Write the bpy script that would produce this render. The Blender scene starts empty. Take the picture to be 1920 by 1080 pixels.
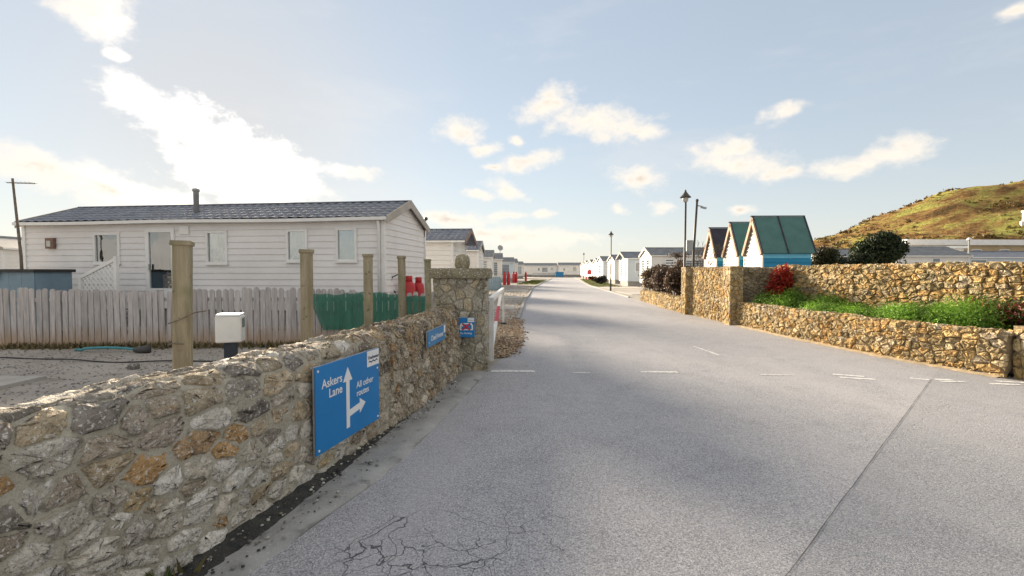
import bpy, math, random
import numpy as np
from mathutils import Vector, Matrix, noise as mnoise
R = math.radians
S = bpy.context.scene
COL = S.collection

# ------------------------------------------------------------------ camera
cam_d = bpy.data.cameras.new("camera"); cam = bpy.data.objects.new("camera", cam_d); COL.objects.link(cam)
cam.location = (0, 0, 1.45); cam.rotation_euler = (R(90 - 2.08), 0, 0)
cam_d.sensor_width = 36; cam_d.lens = 16.5; cam_d.clip_start = 0.05; cam_d.clip_end = 6000
S.camera = cam

# ------------------------------------------------------------------ light
SUN_AZ, SUN_EL = -31.0, 14.5            # degrees, azimuth measured from +Y towards +X
SKY_STRENGTH = 0.10
EXPOSURE = 1.6
to_sun = Vector((math.sin(R(SUN_AZ)) * math.cos(R(SUN_EL)), math.cos(R(SUN_AZ)) * math.cos(R(SUN_EL)), math.sin(R(SUN_EL))))
sd = bpy.data.lights.new("sun", 'SUN'); sun = bpy.data.objects.new("sun", sd); COL.objects.link(sun)
sd.energy = 5.0; sd.angle = R(12.0); sd.color = (1.0, 0.83, 0.62)
sun.rotation_euler = (-to_sun).to_track_quat('-Z', 'Y').to_euler()
S.view_settings.view_transform = 'Standard'; S.view_settings.look = 'None'
S.view_settings.exposure = EXPOSURE; S.view_settings.gamma = 1.0
S.view_settings.use_curve_mapping = False

# ------------------------------------------------------------------ world: nishita sky + procedural clouds laid out by azimuth / elevation
W = bpy.data.worlds.new("World"); S.world = W; W.use_nodes = True
def build_world():
    nt = W.node_tree; nt.nodes.clear(); L = nt.links
    def nd(t, **kw):
        n = nt.nodes.new(t)
        for k, v in kw.items(): setattr(n, k, v)
        return n
    def math_(op, a, b=None, c=None, clamp=False):
        n = nd('ShaderNodeMath', operation=op, use_clamp=clamp)
        for i, v in enumerate((a, b, c)):
            if v is None: continue
            if isinstance(v, (int, float)): n.inputs[i].default_value = v
            else: L.new(v, n.inputs[i])
        return n.outputs[0]
    def sstep(x, lo, hi):
        n = nd('ShaderNodeMapRange', interpolation_type='SMOOTHSTEP')
        L.new(x, n.inputs['Value']); n.inputs['From Min'].default_value = lo; n.inputs['From Max'].default_value = hi
        return n.outputs[0]
    def mixc(f, a, b):
        n = nd('ShaderNodeMix', data_type='RGBA')
        if isinstance(f, (int, float)): n.inputs[0].default_value = f
        else: L.new(f, n.inputs[0])
        for i, v in ((6, a), (7, b)):
            if isinstance(v, tuple): n.inputs[i].default_value = (*v, 1)
            else: L.new(v, n.inputs[i])
        return n.outputs[2]
    out = nd('ShaderNodeOutputWorld'); bg = nd('ShaderNodeBackground'); L.new(bg.outputs[0], out.inputs[0])
    bg.inputs[1].default_value = SKY_STRENGTH
    sky = nd('ShaderNodeTexSky'); sky.sky_type = 'NISHITA'; sky.sun_disc = False
    sky.sun_elevation = R(SUN_EL); sky.sun_rotation = R(SUN_AZ)
    sky.altitude = 10; sky.air_density = 1.0; sky.dust_density = 0.12; sky.ozone_density = 1.5
    tc = nd('ShaderNodeTexCoord'); D = tc.outputs['Generated']
    sep = nd('ShaderNodeSeparateXYZ'); L.new(D, sep.inputs[0])
    az = math_('MULTIPLY', math_('ARCTAN2', sep.outputs[0], sep.outputs[1]), 57.2958)
    el = math_('MULTIPLY', math_('ARCSINE', sep.outputs[2]), 57.2958)
    # turbulence
    def nz(scale, detail, rough, sx=1, sz=1, off=0):
        m = nd('ShaderNodeMapping'); L.new(D, m.inputs[0]); m.inputs['Scale'].default_value = (sx, sx, sz); m.inputs['Location'].default_value = (off, off, off)
        n = nd('ShaderNodeTexNoise'); L.new(m.outputs[0], n.inputs['Vector']); n.inputs['Scale'].default_value = scale
        n.inputs['Detail'].default_value = detail; n.inputs['Roughness'].default_value = rough
        return n
    warp = nz(9, 3, .55, 1, 1.6)
    ws = nd('ShaderNodeSeparateColor'); L.new(warp.outputs['Color'], ws.inputs[0])
    azw = math_('ADD', az, math_('MULTIPLY', math_('SUBTRACT', ws.outputs[0], .5), 5.0))
    elw = math_('ADD', el, math_('MULTIPLY', math_('SUBTRACT', ws.outputs[1], .5), 2.6))
    cb = nd('ShaderNodeCombineXYZ'); L.new(azw, cb.inputs[0]); L.new(elw, cb.inputs[1])
    blobs = [(-41.3,22.1,2.6,1.9,-20),(-39.8,19.2,.9,.6,0),(-38.6,15.9,2.9,1.7,-25),(-35.3,14.3,3.4,2.0,-30),(-30.8,12.2,5.2,3.0,-25),
        (-25.8,10.5,5.2,2.5,-20),(-28.9,9.1,5.9,2.0,-10),(-18.7,11.2,2.9,.8,-5),(-45.4,8.9,3.9,1.5,-10),(-41.3,7.9,5.1,1.6,-12),(-36.7,6.7,6.3,1.4,-5),
        (-6.1,16.4,2.7,1.7,0),(-3.9,14.2,1.9,1.0,10),(.5,15.2,1.3,.6,0),(4.5,19.0,3.6,1.9,20),(9.6,17.4,6.4,1.9,-10),(14.5,16.1,2.9,.9,-10),
        (1.9,12.9,3.9,1.2,10),(-1.9,12.3,1.9,.6,5),(-.3,9.6,2.5,1.0,-8),(-4.6,9.1,1.5,.5,-5),(15.0,10.7,3.3,1.6,0),(25.3,11.5,4.9,1.7,-5),
        (24.5,12.7,2.7,1.5,0),(29.4,10.1,2.0,.8,0),(38.4,10.9,3.0,1.3,5),(35.4,10.2,3.2,1.0,5),(39.4,11.4,1.9,1.4,0),(29.1,15.9,2.1,.9,10),
        (18.0,7.2,1.6,.9,0),(12.9,7.1,1.0,.7,0),(25.7,6.8,1.6,.6,0),(-6.5,6.0,5.1,1.1,0),(0,6.6,3.9,.7,0),(4.5,6.8,2.3,.6,0),(2.6,3.8,8.7,1.3,0),
        (9.0,4.3,2.5,.7,0),(-3.9,4.2,8.1,.9,0),(46,20.5,1.3,.6,0)]
    acc = None; accy = None
    src = cb.outputs[0]
    for bi, (a, e, w, h, rot) in enumerate(blobs):
        if bi and bi % 10 == 0:                     # evaluate the long list in short groups
            ch = nd('ShaderNodeVectorMath', operation='MULTIPLY_ADD'); L.new(acc, ch.inputs[0]); ch.inputs[1].default_value = (1e-9, 1e-9, 1e-9); L.new(src, ch.inputs[2]); src = ch.outputs[0]
        m = nd('ShaderNodeMapping', vector_type='TEXTURE'); L.new(src, m.inputs[0])
        m.inputs['Location'].default_value = (a, e, 0); m.inputs['Rotation'].default_value = (0, 0, R(rot)); m.inputs['Scale'].default_value = (w * 1.15, h * 1.15, 1)
        v = nd('ShaderNodeVectorMath', operation='LENGTH'); L.new(m.outputs[0], v.inputs[0])
        acc = v.outputs['Value'] if acc is None else math_('SMOOTH_MIN', acc, v.outputs['Value'], .35)
    fine = nz(24, 7, .60, 1, 1.5, 3.0).outputs[0]
    # unseen, denser cumulus added overhead, to the sides and behind, to brighten the ambient
    big = nz(4.2, 4, .55, 1, 1.9, 11.0).outputs[0]
    outw = math_('MAXIMUM', sstep(math_('ABSOLUTE', az), 49, 58), sstep(el, 26, 34))
    outd = math_('SUBTRACT', math_('MULTIPLY', math_('SUBTRACT', big, .475), 9.0), math_('MULTIPLY', math_('SUBTRACT', 1.0, outw), 6.0))
    outd = math_('MINIMUM', outd, .9)
    dens = math_('ADD', math_('MAXIMUM', math_('SUBTRACT', 1.0, acc), outd), math_('MULTIPLY', math_('SUBTRACT', fine, .5), 2.0))
    mask = math_('MULTIPLY', sstep(dens, -.15, .95), 0.97)
    core = sstep(dens, .5, 1.35)
    # veil of thin cloud, all round
    veil = nz(3.2, 5, .6, 1, 3.5, 7.0).outputs[0]
    veilm = math_('MULTIPLY', sstep(veil, .5, .78), .22)
    # angle to the sun
    dt = nd('ShaderNodeVectorMath', operation='DOT_PRODUCT'); L.new(D, dt.inputs[0]); dt.inputs[1].default_value = to_sun
    ang = math_('MULTIPLY', math_('ARCCOSINE', math_('MINIMUM', dt.outputs['Value'], 1.0)), 57.2958)
    near = math_('POWER', 2.718, math_('MULTIPLY', math_('POWER', math_('DIVIDE', ang, 7.5), 2.0), -1.0))
    glow = math_('ADD', 1.0, math_('MULTIPLY', near, 2.2))
    gm = nd('ShaderNodeGamma'); L.new(sky.outputs[0], gm.inputs[0]); gm.inputs[1].default_value = .62
    sc_ = nd('ShaderNodeVectorMath', operation='SCALE'); L.new(gm.outputs[0], sc_.inputs[0]); sc_.inputs['Scale'].default_value = 1.05
    hs = nd('ShaderNodeHueSaturation'); L.new(sc_.outputs[0], hs.inputs['Color']); hs.inputs['Saturation'].default_value = .95
    # the bright, low-contrast haze of the photograph's sky
    skyc = mixc(.4, hs.outputs[0], (2.1, 2.22, 2.42))
    lit, shade = (3.75, 3.4, 2.95), (2.65, 2.3, 2.0)
    smud = sstep(nz(15, 4, .6, 1, 1.8, 5.0).outputs[0], .42, .62)
    cc = mixc(math_('MULTIPLY', core, math_('ADD', .2, math_('MULTIPLY', smud, .75))), lit, shade)
    vm = nd('ShaderNodeVectorMath', operation='SCALE'); L.new(cc, vm.inputs[0]); L.new(glow, vm.inputs['Scale'])
    # pale haze low down all round and the sun's wide aureole
    hz = math_('MULTIPLY', math_('POWER', 2.718, math_('MULTIPLY', math_('MAXIMUM', el, 0.0), -.16)), .6)
    skyc = mixc(hz, skyc, (2.8, 2.65, 2.4))
    au = math_('MULTIPLY', math_('POWER', 2.718, math_('MULTIPLY', math_('POWER', math_('DIVIDE', ang, 15.0), 2.0), -1.0)), .6)
    skyc = mixc(au, skyc, (2.3, 2.25, 2.2))
    c1 = mixc(veilm, skyc, (3.2, 3.05, 2.9))
    c2 = mixc(mask, c1, vm.outputs[0])
    L.new(c2, bg.inputs[0])
build_world()

# ------------------------------------------------------------------ helpers
def tag(o, label=None, cat=None, group=None, kind=None):
    if label: o['label'] = label
    if cat: o['category'] = cat
    if group: o['group'] = group
    if kind: o['kind'] = kind
    return o
def empty(name, loc=(0, 0, 0), rz=0, label=None, cat=None, group=None):
    o = bpy.data.objects.new(name, None); COL.objects.link(o); o.location = loc; o.rotation_euler = (0, 0, rz)
    o.empty_display_size = .1
    return tag(o, label, cat, group)
def mesh_obj(name, V, F, mat, parent=None, cols=None, smooth=False, loc=None, rz=0):
    me = bpy.data.meshes.new(name); me.from_pydata([tuple(v) for v in V], [], F); me.materials.append(mat)
    if cols is not None:
        ca = me.color_attributes.new('tint', 'FLOAT_COLOR', 'POINT')
        a = np.ones((len(V), 4), np.float32); a[:, :3] = np.asarray(cols, np.float32).reshape(-1, 3); ca.data.foreach_set('color', a.ravel())
    if smooth: me.polygons.foreach_set('use_smooth', [True] * len(me.polygons))
    me.update()
    o = bpy.data.objects.new(name, me); COL.objects.link(o)
    if parent: o.parent = parent
    if loc: o.location = loc
    if rz: o.rotation_euler = (0, 0, rz)
    return o
def inst(name, o, parent, loc, rot=(0, 0, 0), scale=(1, 1, 1)):
    c = o.copy(); c.name = name; COL.objects.link(c); c.parent = parent; c.location = loc; c.rotation_euler = rot; c.scale = scale
    return c
def copy_tree(o, parent=None):
    c = o.copy(); COL.objects.link(c); c.parent = parent
    for ch in list(o.children): copy_tree(ch, c)
    return c
class MB:
    def __init__(s): s.V = []; s.F = []
    def add(s, V, F):
        n = len(s.V); s.V += [tuple(v) for v in V]; s.F += [tuple(i + n for i in f) for f in F]; return s
    def box(s, x0, x1, y0, y1, z0, z1):
        return s.add([(x0,y0,z0),(x1,y0,z0),(x1,y1,z0),(x0,y1,z0),(x0,y0,z1),(x1,y0,z1),(x1,y1,z1),(x0,y1,z1)],
                     [(3,2,1,0),(4,5,6,7),(0,1,5,4),(1,2,6,5),(2,3,7,6),(3,0,4,7)])
    def bar(s, a, b, w, h, up=(0, 0, 1)):
        a = Vector(a); b = Vector(b); d = (b - a).normalized(); u = Vector(up); x = d.cross(u)
        if x.length < 1e-4: x = d.cross(Vector((1, 0, 0)))
        x.normalize(); u = x.cross(d)
        V = []
        for p in (a, b):
            for sx, su in ((-1,-1),(1,-1),(1,1),(-1,1)): V.append(p + x * sx * w / 2 + u * su * h / 2)
        return s.add(V, [(0,1,2,3),(7,6,5,4),(0,4,5,1),(1,5,6,2),(2,6,7,3),(3,7,4,0)])
    def tube(s, path, r, n=8, cap=True):
        path = [Vector(p) for p in path]; V = []; F = []
        rr = r if isinstance(r, (list, tuple)) else [r] * len(path)
        ref = None
        for i, p in enumerate(path):
            d = (path[min(i+1, len(path)-1)] - path[max(i-1, 0)]).normalized()
            x = d.cross(Vector((0, 0, 1))) if abs(d.z) < .95 else d.cross(Vector((0, 1, 0)))
            x.normalize(); y = d.cross(x)
            for k in range(n):
                t = 2 * math.pi * k / n; V.append(p + (x * math.cos(t) + y * math.sin(t)) * rr[i])
        for i in range(len(path) - 1):
            for k in range(n): F.append((i*n+k, i*n+(k+1) % n, (i+1)*n+(k+1) % n, (i+1)*n+k))
        if cap: F.append(tuple(range(n-1, -1, -1))); F.append(tuple((len(path)-1)*n+k for k in range(n)))
        return s.add(V, F)
    def lathe(s, prof, n=16, c=(0, 0, 0)):
        V = []; F = []
        for r, z in prof:
            for k in range(n):
                t = 2 * math.pi * k / n; V.append((c[0] + r * math.cos(t), c[1] + r * math.sin(t), c[2] + z))
        for i in range(len(prof) - 1):
            for k in range(n): F.append((i*n+k, i*n+(k+1) % n, (i+1)*n+(k+1) % n, (i+1)*n+k))
        F.append(tuple(range(n-1, -1, -1))); F.append(tuple((len(prof)-1)*n+k for k in range(n)))
        return s.add(V, F)
    def prism(s, poly, axis, a0, a1):
        """poly in the two other axes, extruded along axis from a0 to a1"""
        n = len(poly); V = []
        for a in (a0, a1):
            for p, q in poly: V.append({'x': (a, p, q), 'y': (p, a, q), 'z': (p, q, a)}[axis])
        return s.add(V, [tuple(range(n)), tuple(range(2*n-1, n-1, -1))] + [(i, i+n, (i+1) % n + n, (i+1) % n) for i in range(n)])
    def build(s, name, mat, parent=None, smooth=False, loc=None, rz=0):
        return mesh_obj(name, s.V, s.F, mat, parent, None, smooth, loc, rz)
def fix_normals(o):
    import bmesh
    bm = bmesh.new(); bm.from_mesh(o.data); bmesh.ops.recalc_face_normals(bm, faces=bm.faces); bm.to_mesh(o.data); bm.free(); return o
def bevel(o, w=.008, seg=2):
    m = o.modifiers.new('bevel', 'BEVEL'); m.width = w; m.segments = seg; m.limit_method = 'ANGLE'; m.angle_limit = R(35); return o

# ------------------------------------------------------------------ materials
def pmat(name, c1, c2=None, scale=4, rough=.8, bump=.3, bscale=60, bdist=.01, stretch=(1, 1, 1), metallic=0, tint=False, spec=.4,
         lo=.35, hi=.65, detail=4, speck=None, rand=0, transl=0, stain=None, local=False, bstretch=None):
    m = bpy.data.materials.new(name); m.use_nodes = True; nt = m.node_tree; L = nt.links; b = nt.nodes['Principled BSDF']
    b.inputs['Roughness'].default_value = rough; b.inputs['Metallic'].default_value = metallic; b.inputs['Specular IOR Level'].default_value = spec
    def nd(t, **kw):
        n = nt.nodes.new(t)
        for k, v in kw.items(): setattr(n, k, v)
        return n
    if local: pos = nd('ShaderNodeTexCoord').outputs['Object']
    else: pos = nd('ShaderNodeNewGeometry').outputs['Position']
    mp = nd('ShaderNodeMapping'); mp.inputs['Scale'].default_value = stretch; L.new(pos, mp.inputs[0])
    n1 = nd('ShaderNodeTexNoise'); n1.inputs['Scale'].default_value = scale; n1.inputs['Detail'].default_value = detail; n1.inputs['Roughness'].default_value = .6
    L.new(mp.outputs[0], n1.inputs['Vector'])
    mr = nd('ShaderNodeMapRange'); mr.inputs['From Min'].default_value = lo; mr.inputs['From Max'].default_value = hi; L.new(n1.outputs[0], mr.inputs[0])
    mx = nd('ShaderNodeMix', data_type='RGBA'); L.new(mr.outputs[0], mx.inputs[0])
    c2 = c2 or tuple(x * .8 for x in c1)
    mx.inputs[6].default_value = (*c1, 1); mx.inputs[7].default_value = (*c2, 1)
    col = mx.outputs[2]
    def mul(a, bb, f=1.0, blend='MULTIPLY'):
        k = nd('ShaderNodeMix', data_type='RGBA', blend_type=blend); k.inputs[0].default_value = f
        L.new(a, k.inputs[6])
        if isinstance(bb, tuple): k.inputs[7].default_value = (*bb, 1)
        else: L.new(bb, k.inputs[7])
        return k
    if tint:
        at = nd('ShaderNodeAttribute', attribute_name='tint'); col = mul(col, at.outputs['Color']).outputs[2]
    if rand:
        oi = nd('ShaderNodeObjectInfo'); r2 = nd('ShaderNodeMapRange'); r2.inputs['To Min'].default_value = 1 - rand; r2.inputs['To Max'].default_value = 1 + rand
        L.new(oi.outputs['Random'], r2.inputs[0])
        hv = nd('ShaderNodeHueSaturation'); L.new(col, hv.inputs['Color']); L.new(r2.outputs[0], hv.inputs['Value']); col = hv.outputs[0]
    if speck:          # (colour, scale, lo, hi, strength)
        for (sc_c, sc, slo, shi, st) in (speck if isinstance(speck, list) else [speck]):
            n3 = nd('ShaderNodeTexNoise'); n3.inputs['Scale'].default_value = sc; n3.inputs['Detail'].default_value = 2; n3.inputs['Roughness'].default_value = .7; L.new(pos, n3.inputs['Vector'])
            m3 = nd('ShaderNodeMapRange'); m3.inputs['From Min'].default_value = slo; m3.inputs['From Max'].default_value = shi; m3.inputs['To Max'].default_value = st; L.new(n3.outputs[0], m3.inputs[0])
            k = mul(col, sc_c, 1, 'MIX'); L.new(m3.outputs[0], k.inputs[0]); col = k.outputs[2]
    if stain:          # (colour, z0, z1, strength): a tide mark of soil and algae with a ragged edge
        sx = nd('ShaderNodeSeparateXYZ'); L.new(pos, sx.inputs[0])
        ad = nd('ShaderNodeMath', operation='MULTIPLY_ADD'); L.new(n1.outputs[0], ad.inputs[0]); ad.inputs[1].default_value = -.5 * (stain[2] - stain[1]) * 2; L.new(sx.outputs[2], ad.inputs[2])
        m4 = nd('ShaderNodeMapRange'); m4.inputs['From Min'].default_value = stain[1] - (stain[2]-stain[1])*.5; m4.inputs['From Max'].default_value = stain[2] - (stain[2]-stain[1])*.5
        m4.inputs['To Min'].default_value = stain[3]; m4.inputs['To Max'].default_value = 0; L.new(ad.outputs[0], m4.inputs[0])
        k = mul(col, stain[0], 1, 'MIX'); L.new(m4.outputs[0], k.inputs[0]); col = k.outputs[2]
    L.new(col, b.inputs['Base Color'])
    if bump:
        n2 = nd('ShaderNodeTexNoise'); n2.inputs['Scale'].default_value = bscale; n2.inputs['Detail'].default_value = 3; n2.inputs['Roughness'].default_value = .65
        if bstretch:
            mp2 = nd('ShaderNodeMapping'); mp2.inputs['Scale'].default_value = bstretch; L.new(pos, mp2.inputs[0]); L.new(mp2.outputs[0], n2.inputs['Vector'])
        else: L.new(mp.outputs[0], n2.inputs['Vector'])
        bp = nd('ShaderNodeBump'); bp.inputs['Strength'].default_value = bump; bp.inputs['Distance'].default_value = bdist
        L.new(n2.outputs[0], bp.inputs['Height']); L.new(bp.outputs[0], b.inputs['Normal'])
    if transl:
        tr = nd('ShaderNodeBsdfTranslucent'); L.new(col, tr.inputs[0]); ms = nd('ShaderNodeMixShader'); ms.inputs[0].default_value = transl
        L.new(b.outputs[0], ms.inputs[1]); L.new(tr.outputs[0], ms.inputs[2]); L.new(ms.outputs[0], nt.nodes['Material Output'].inputs[0])
    return m
def glass_mat(name, col=(.75, .82, .85), transp=.55):
    m = bpy.data.materials.new(name); m.use_nodes = True; nt = m.node_tree; L = nt.links
    g = nt.nodes.new('ShaderNodeBsdfGlossy'); g.inputs['Roughness'].default_value = .04; g.inputs[0].default_value = (.9, .93, .95, 1)
    t = nt.nodes.new('ShaderNodeBsdfTransparent'); t.inputs[0].default_value = (*col, 1)
    fr = nt.nodes.new('ShaderNodeFresnel'); fr.inputs[0].default_value = 1.5
    mr = nt.nodes.new('ShaderNodeMapRange'); mr.inputs['To Min'].default_value = 1 - transp - .17; mr.inputs['To Max'].default_value = 1; L.new(fr.outputs[0], mr.inputs[0])
    nz = nt.nodes.new('ShaderNodeTexNoise'); nz.inputs['Scale'].default_value = 1.5
    bp = nt.nodes.new('ShaderNodeBump'); bp.inputs['Strength'].default_value = .15; bp.inputs['Distance'].default_value = .05; L.new(nz.outputs[0], bp.inputs['Height']); L.new(bp.outputs[0], g.inputs['Normal'])
    ms = nt.nodes.new('ShaderNodeMixShader'); L.new(mr.outputs[0], ms.inputs[0]); L.new(t.outputs[0], ms.inputs[1]); L.new(g.outputs[0], ms.inputs[2])
    L.new(ms.outputs[0], nt.nodes['Material Output'].inputs[0]); return m
M = {}
W1 = (1, 1, 1)
M['stone'] = pmat('stone_grey', (1.22, 1.21, 1.18), (.78, .75, .69), 9, .92, 1.0, 40, .03, tint=True, speck=[((.22, .21, .19), 12, .58, .72, .5), ((.74, .72, .67), 48, .56, .66, .75), ((.10, .095, .09), 65, .58, .68, .7), ((.44, .29, .14), 8, .62, .76, .45)])
M['stone_ochre'] = pmat('stone_ochre', W1, (.5, .46, .38), 11, .92, 1.0, 40, .035, tint=True, speck=[((.09, .07, .045), 24, .54, .68, .7), ((.50, .30, .08), 5, .60, .75, .35)])
M['mortar'] = pmat('mortar_grey', (.46, .43, .35), (.34, .31, .245), 7, .95, .9, 60, .02, speck=[((.46, .44, .39), 40, .58, .7, .6), ((.09, .085, .07), 14, .58, .72, .6)])
M['mortar_ochre'] = pmat('mortar_ochre', (.32, .25, .15), (.20, .155, .095), 8, .95, .9, 60, .02)
M['cladding'] = pmat('cladding_white', (.79, .775, .765), (.71, .695, .685), 1.2, .55, .05, 30, .002, stain=((.42, .38, .33), .5, .9, .5))
M['cladding2'] = pmat('cladding_cream', (.80, .78, .74), (.72, .70, .66), 1.0, .55, .05, 30, .002, rand=.08)
M['cladding_blue'] = pmat('cladding_paleblue', (.55, .62, .67), (.50, .57, .62), 1.0, .55, .05, 30, .002)
M['core'] = pmat('caravan_interior', (.10, .10, .10), (.07, .07, .07), 2, .9, 0)  # solid core; the dimness behind the panes is put into its dark colour
M['white_trim'] = pmat('white_upvc', (.80, .80, .79), (.72, .72, .70), 3, .4, .03, 40, .002)
M['beige_trim'] = pmat('beige_bargeboard', (.42, .39, .35), (.35, .32, .28), 3, .6, .05)
M['brown_trim'] = pmat('brown_bargeboard', (.22, .13, .10), (.17, .10, .08), 3, .6, .05)
M['roof_tile'] = pmat('roof_slate_blue', (.24, .26, .30), (.16, .175, .21), 2.5, .85, .2, 40, .004, speck=((.28, .27, .24), 9, .6, .75, .5))
M['roof_grey'] = pmat('roof_grey', (.24, .25, .26), (.17, .18, .19), 2.5, .6, .2, 40, .004)
M['skirt'] = pmat('skirting', (.30, .29, .28), (.22, .21, .2), 2, .8, .2)
M['glass'] = glass_mat('window_glass')
M['glass_dark'] = pmat('window_far', (.16, .20, .23), (.10, .13, .15), .8, .08, 0, spec=.8)
M['curtain'] = pmat('net_curtain', (.78, .78, .76), (.6, .61, .62), 3, .9, .1, stretch=(6, 1, .3), transl=.3)
M['gravel'] = pmat('gravel_ground', (.44, .40, .355), (.31, .28, .245), .6, .95, .8, 45, .03, speck=[((.46, .44, .40), 55, .55, .68, .6), ((.09, .085, .08), 70, .58, .70, .6), ((.19, .165, .13), 2.2, .55, .7, .5)])
M['concrete'] = pmat('old_concrete', (.36, .36, .35), (.25, .25, .245), 2.5, .9, .5, 50, .012, speck=[((.10, .10, .10), 5, .6, .72, .6), ((.50, .50, .48), 60, .58, .7, .5)])
M['slab'] = pmat('concrete_slab', (.44, .42, .39), (.34, .32, .29), 2.5, .9, .4, 50, .01)
M['slab_sand'] = pmat('sandy_mortar_edge', (.48, .38, .24), (.34, .27, .18), 8, .95, .6, 50, .01)
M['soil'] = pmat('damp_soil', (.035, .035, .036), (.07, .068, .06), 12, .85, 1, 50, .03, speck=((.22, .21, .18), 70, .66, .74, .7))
M['pebble'] = pmat('pebbles', W1, (.7, .7, .7), 30, .8, .2, tint=True)
M['picket'] = pmat('picket_grey', (.52, .49, .48), (.36, .34, .335), 5, .9, .5, 40, .006, stretch=(5, 5, .6), rand=.16, stain=((.40, .24, .11), .0, .42, .8))
M['timber'] = pmat('post_timber', (.38, .335, .24), (.24, .21, .14), 4, .9, .8, 25, .012, stretch=(6, 6, .5), speck=[((.20, .21, .11), 4, .55, .7, .7), ((.09, .07, .05), 16, .64, .72, .7)])
M['net'] = None
M['white_metal'] = pmat('white_painted_steel', (.78, .78, .76), (.66, .66, .63), 6, .45, .06, speck=((.30, .20, .12), 14, .68, .76, .5))
M['red'] = pmat('red_paint', (.50, .03, .035), (.40, .025, .03), 5, .4, .05)
M['red_tape'] = pmat('red_tape', (.55, .03, .05), (.45, .02, .04), 12, .35, .02)
M['blue_sign'] = pmat('blue_sign', (.008, .20, .52), (.007, .18, .47), 3, .4, .01)
M['blue_sign2'] = pmat('blue_sign_light', (.02, .20, .44), (.018, .18, .40), 3, .4, .01)
M['navy'] = pmat('navy_print', (.01, .06, .20), None, 3, .4, 0)
M['white_print'] = pmat('white_print', (.80, .80, .80), (.74, .75, .76), 3, .5, 0)
M['alu'] = pmat('sign_back_edge', (.5, .5, .5), (.42, .42, .42), 8, .4, 0, metallic=.6)
M['dark_print'] = pmat('dark_print', (.05, .07, .12), None, 3, .6, 0)
M['box_white'] = pmat('meter_box_white', (.76, .77, .76), (.68, .69, .68), 5, .5, .05)
M['dark_post'] = pmat('dark_blue_post', (.03, .045, .07), (.02, .03, .045), 6, .5, .1)
M['label_grey'] = pmat('label_greygreen', (.16, .22, .20), None, 20, .5, 0)
M['teal_hose'] = pmat('teal_hose', (.06, .30, .34), (.05, .22, .26), 12, .5, .1)
M['black'] = pmat('black_rubber', (.02, .02, .022), (.035, .035, .035), 8, .6, .1)
M['dark_metal'] = pmat('dark_metal', (.045, .047, .05), (.07, .068, .06), 8, .55, .1)
M['grey_metal'] = pmat('galvanised', (.36, .37, .37), (.28, .29, .29), 8, .5, .1, metallic=.3)
M['rust_pole'] = pmat('rusty_pole', (.12, .10, .085), (.20, .17, .13), 20, .8, .3)
M['store_blue'] = pmat('storage_blue', (.20, .29, .36), (.16, .24, .30), 3, .6, .08)
M['lamp_glass'] = pmat('lantern_glass', (.55, .55, .50), (.45, .45, .4), 6, .2, 0)
M['hut_white'] = pmat('hut_white_boards', (.60, .58, .54), (.50, .48, .44), 3, .6, .15, 30, .003)
M['hut_light'] = pmat('hut_light_blue', (.16, .52, .70), (.13, .46, .64), 3, .55, .1)
M['hut_blue'] = pmat('hut_mid_blue', (.01, .24, .42), (.008, .20, .37), 3, .55, .1)
M['hut_green'] = pmat('hut_felt_green', (.085, .185, .17), (.065, .15, .14), 3, .85, .3)
M['hut_dark'] = pmat('hut_felt_dark', (.05, .045, .06), (.035, .032, .045), 3, .85, .3)
M['hut_trim'] = pmat('hut_trim_brown', (.34, .22, .13), (.25, .16, .10), 6, .7, .2)
M['leaf'] = pmat('leaf', W1, (.65, .65, .65), 3, .55, 0, tint=True, transl=.3, spec=.3)
M['bark'] = pmat('bark', (.10, .075, .05), (.06, .045, .03), 12, .9, .8, 30, .02)
M['paint'] = pmat('road_paint', (.80, .80, .78), (.62, .62, .61), 14, .7, .3, 60, .004, speck=((.34, .34, .36), 22, .50, .64, .85))
M['seam'] = pmat('tar_seam', (.07, .072, .08), (.14, .14, .15), 10, .7, .4)
M['ochre_render'] = pmat('tan_render', (.46, .36, .22), (.36, .28, .17), 1, .9, .2)
M['blue_bin'] = pmat('blue_plastic', (.02, .20, .42), None, 3, .5, 0)

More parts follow.
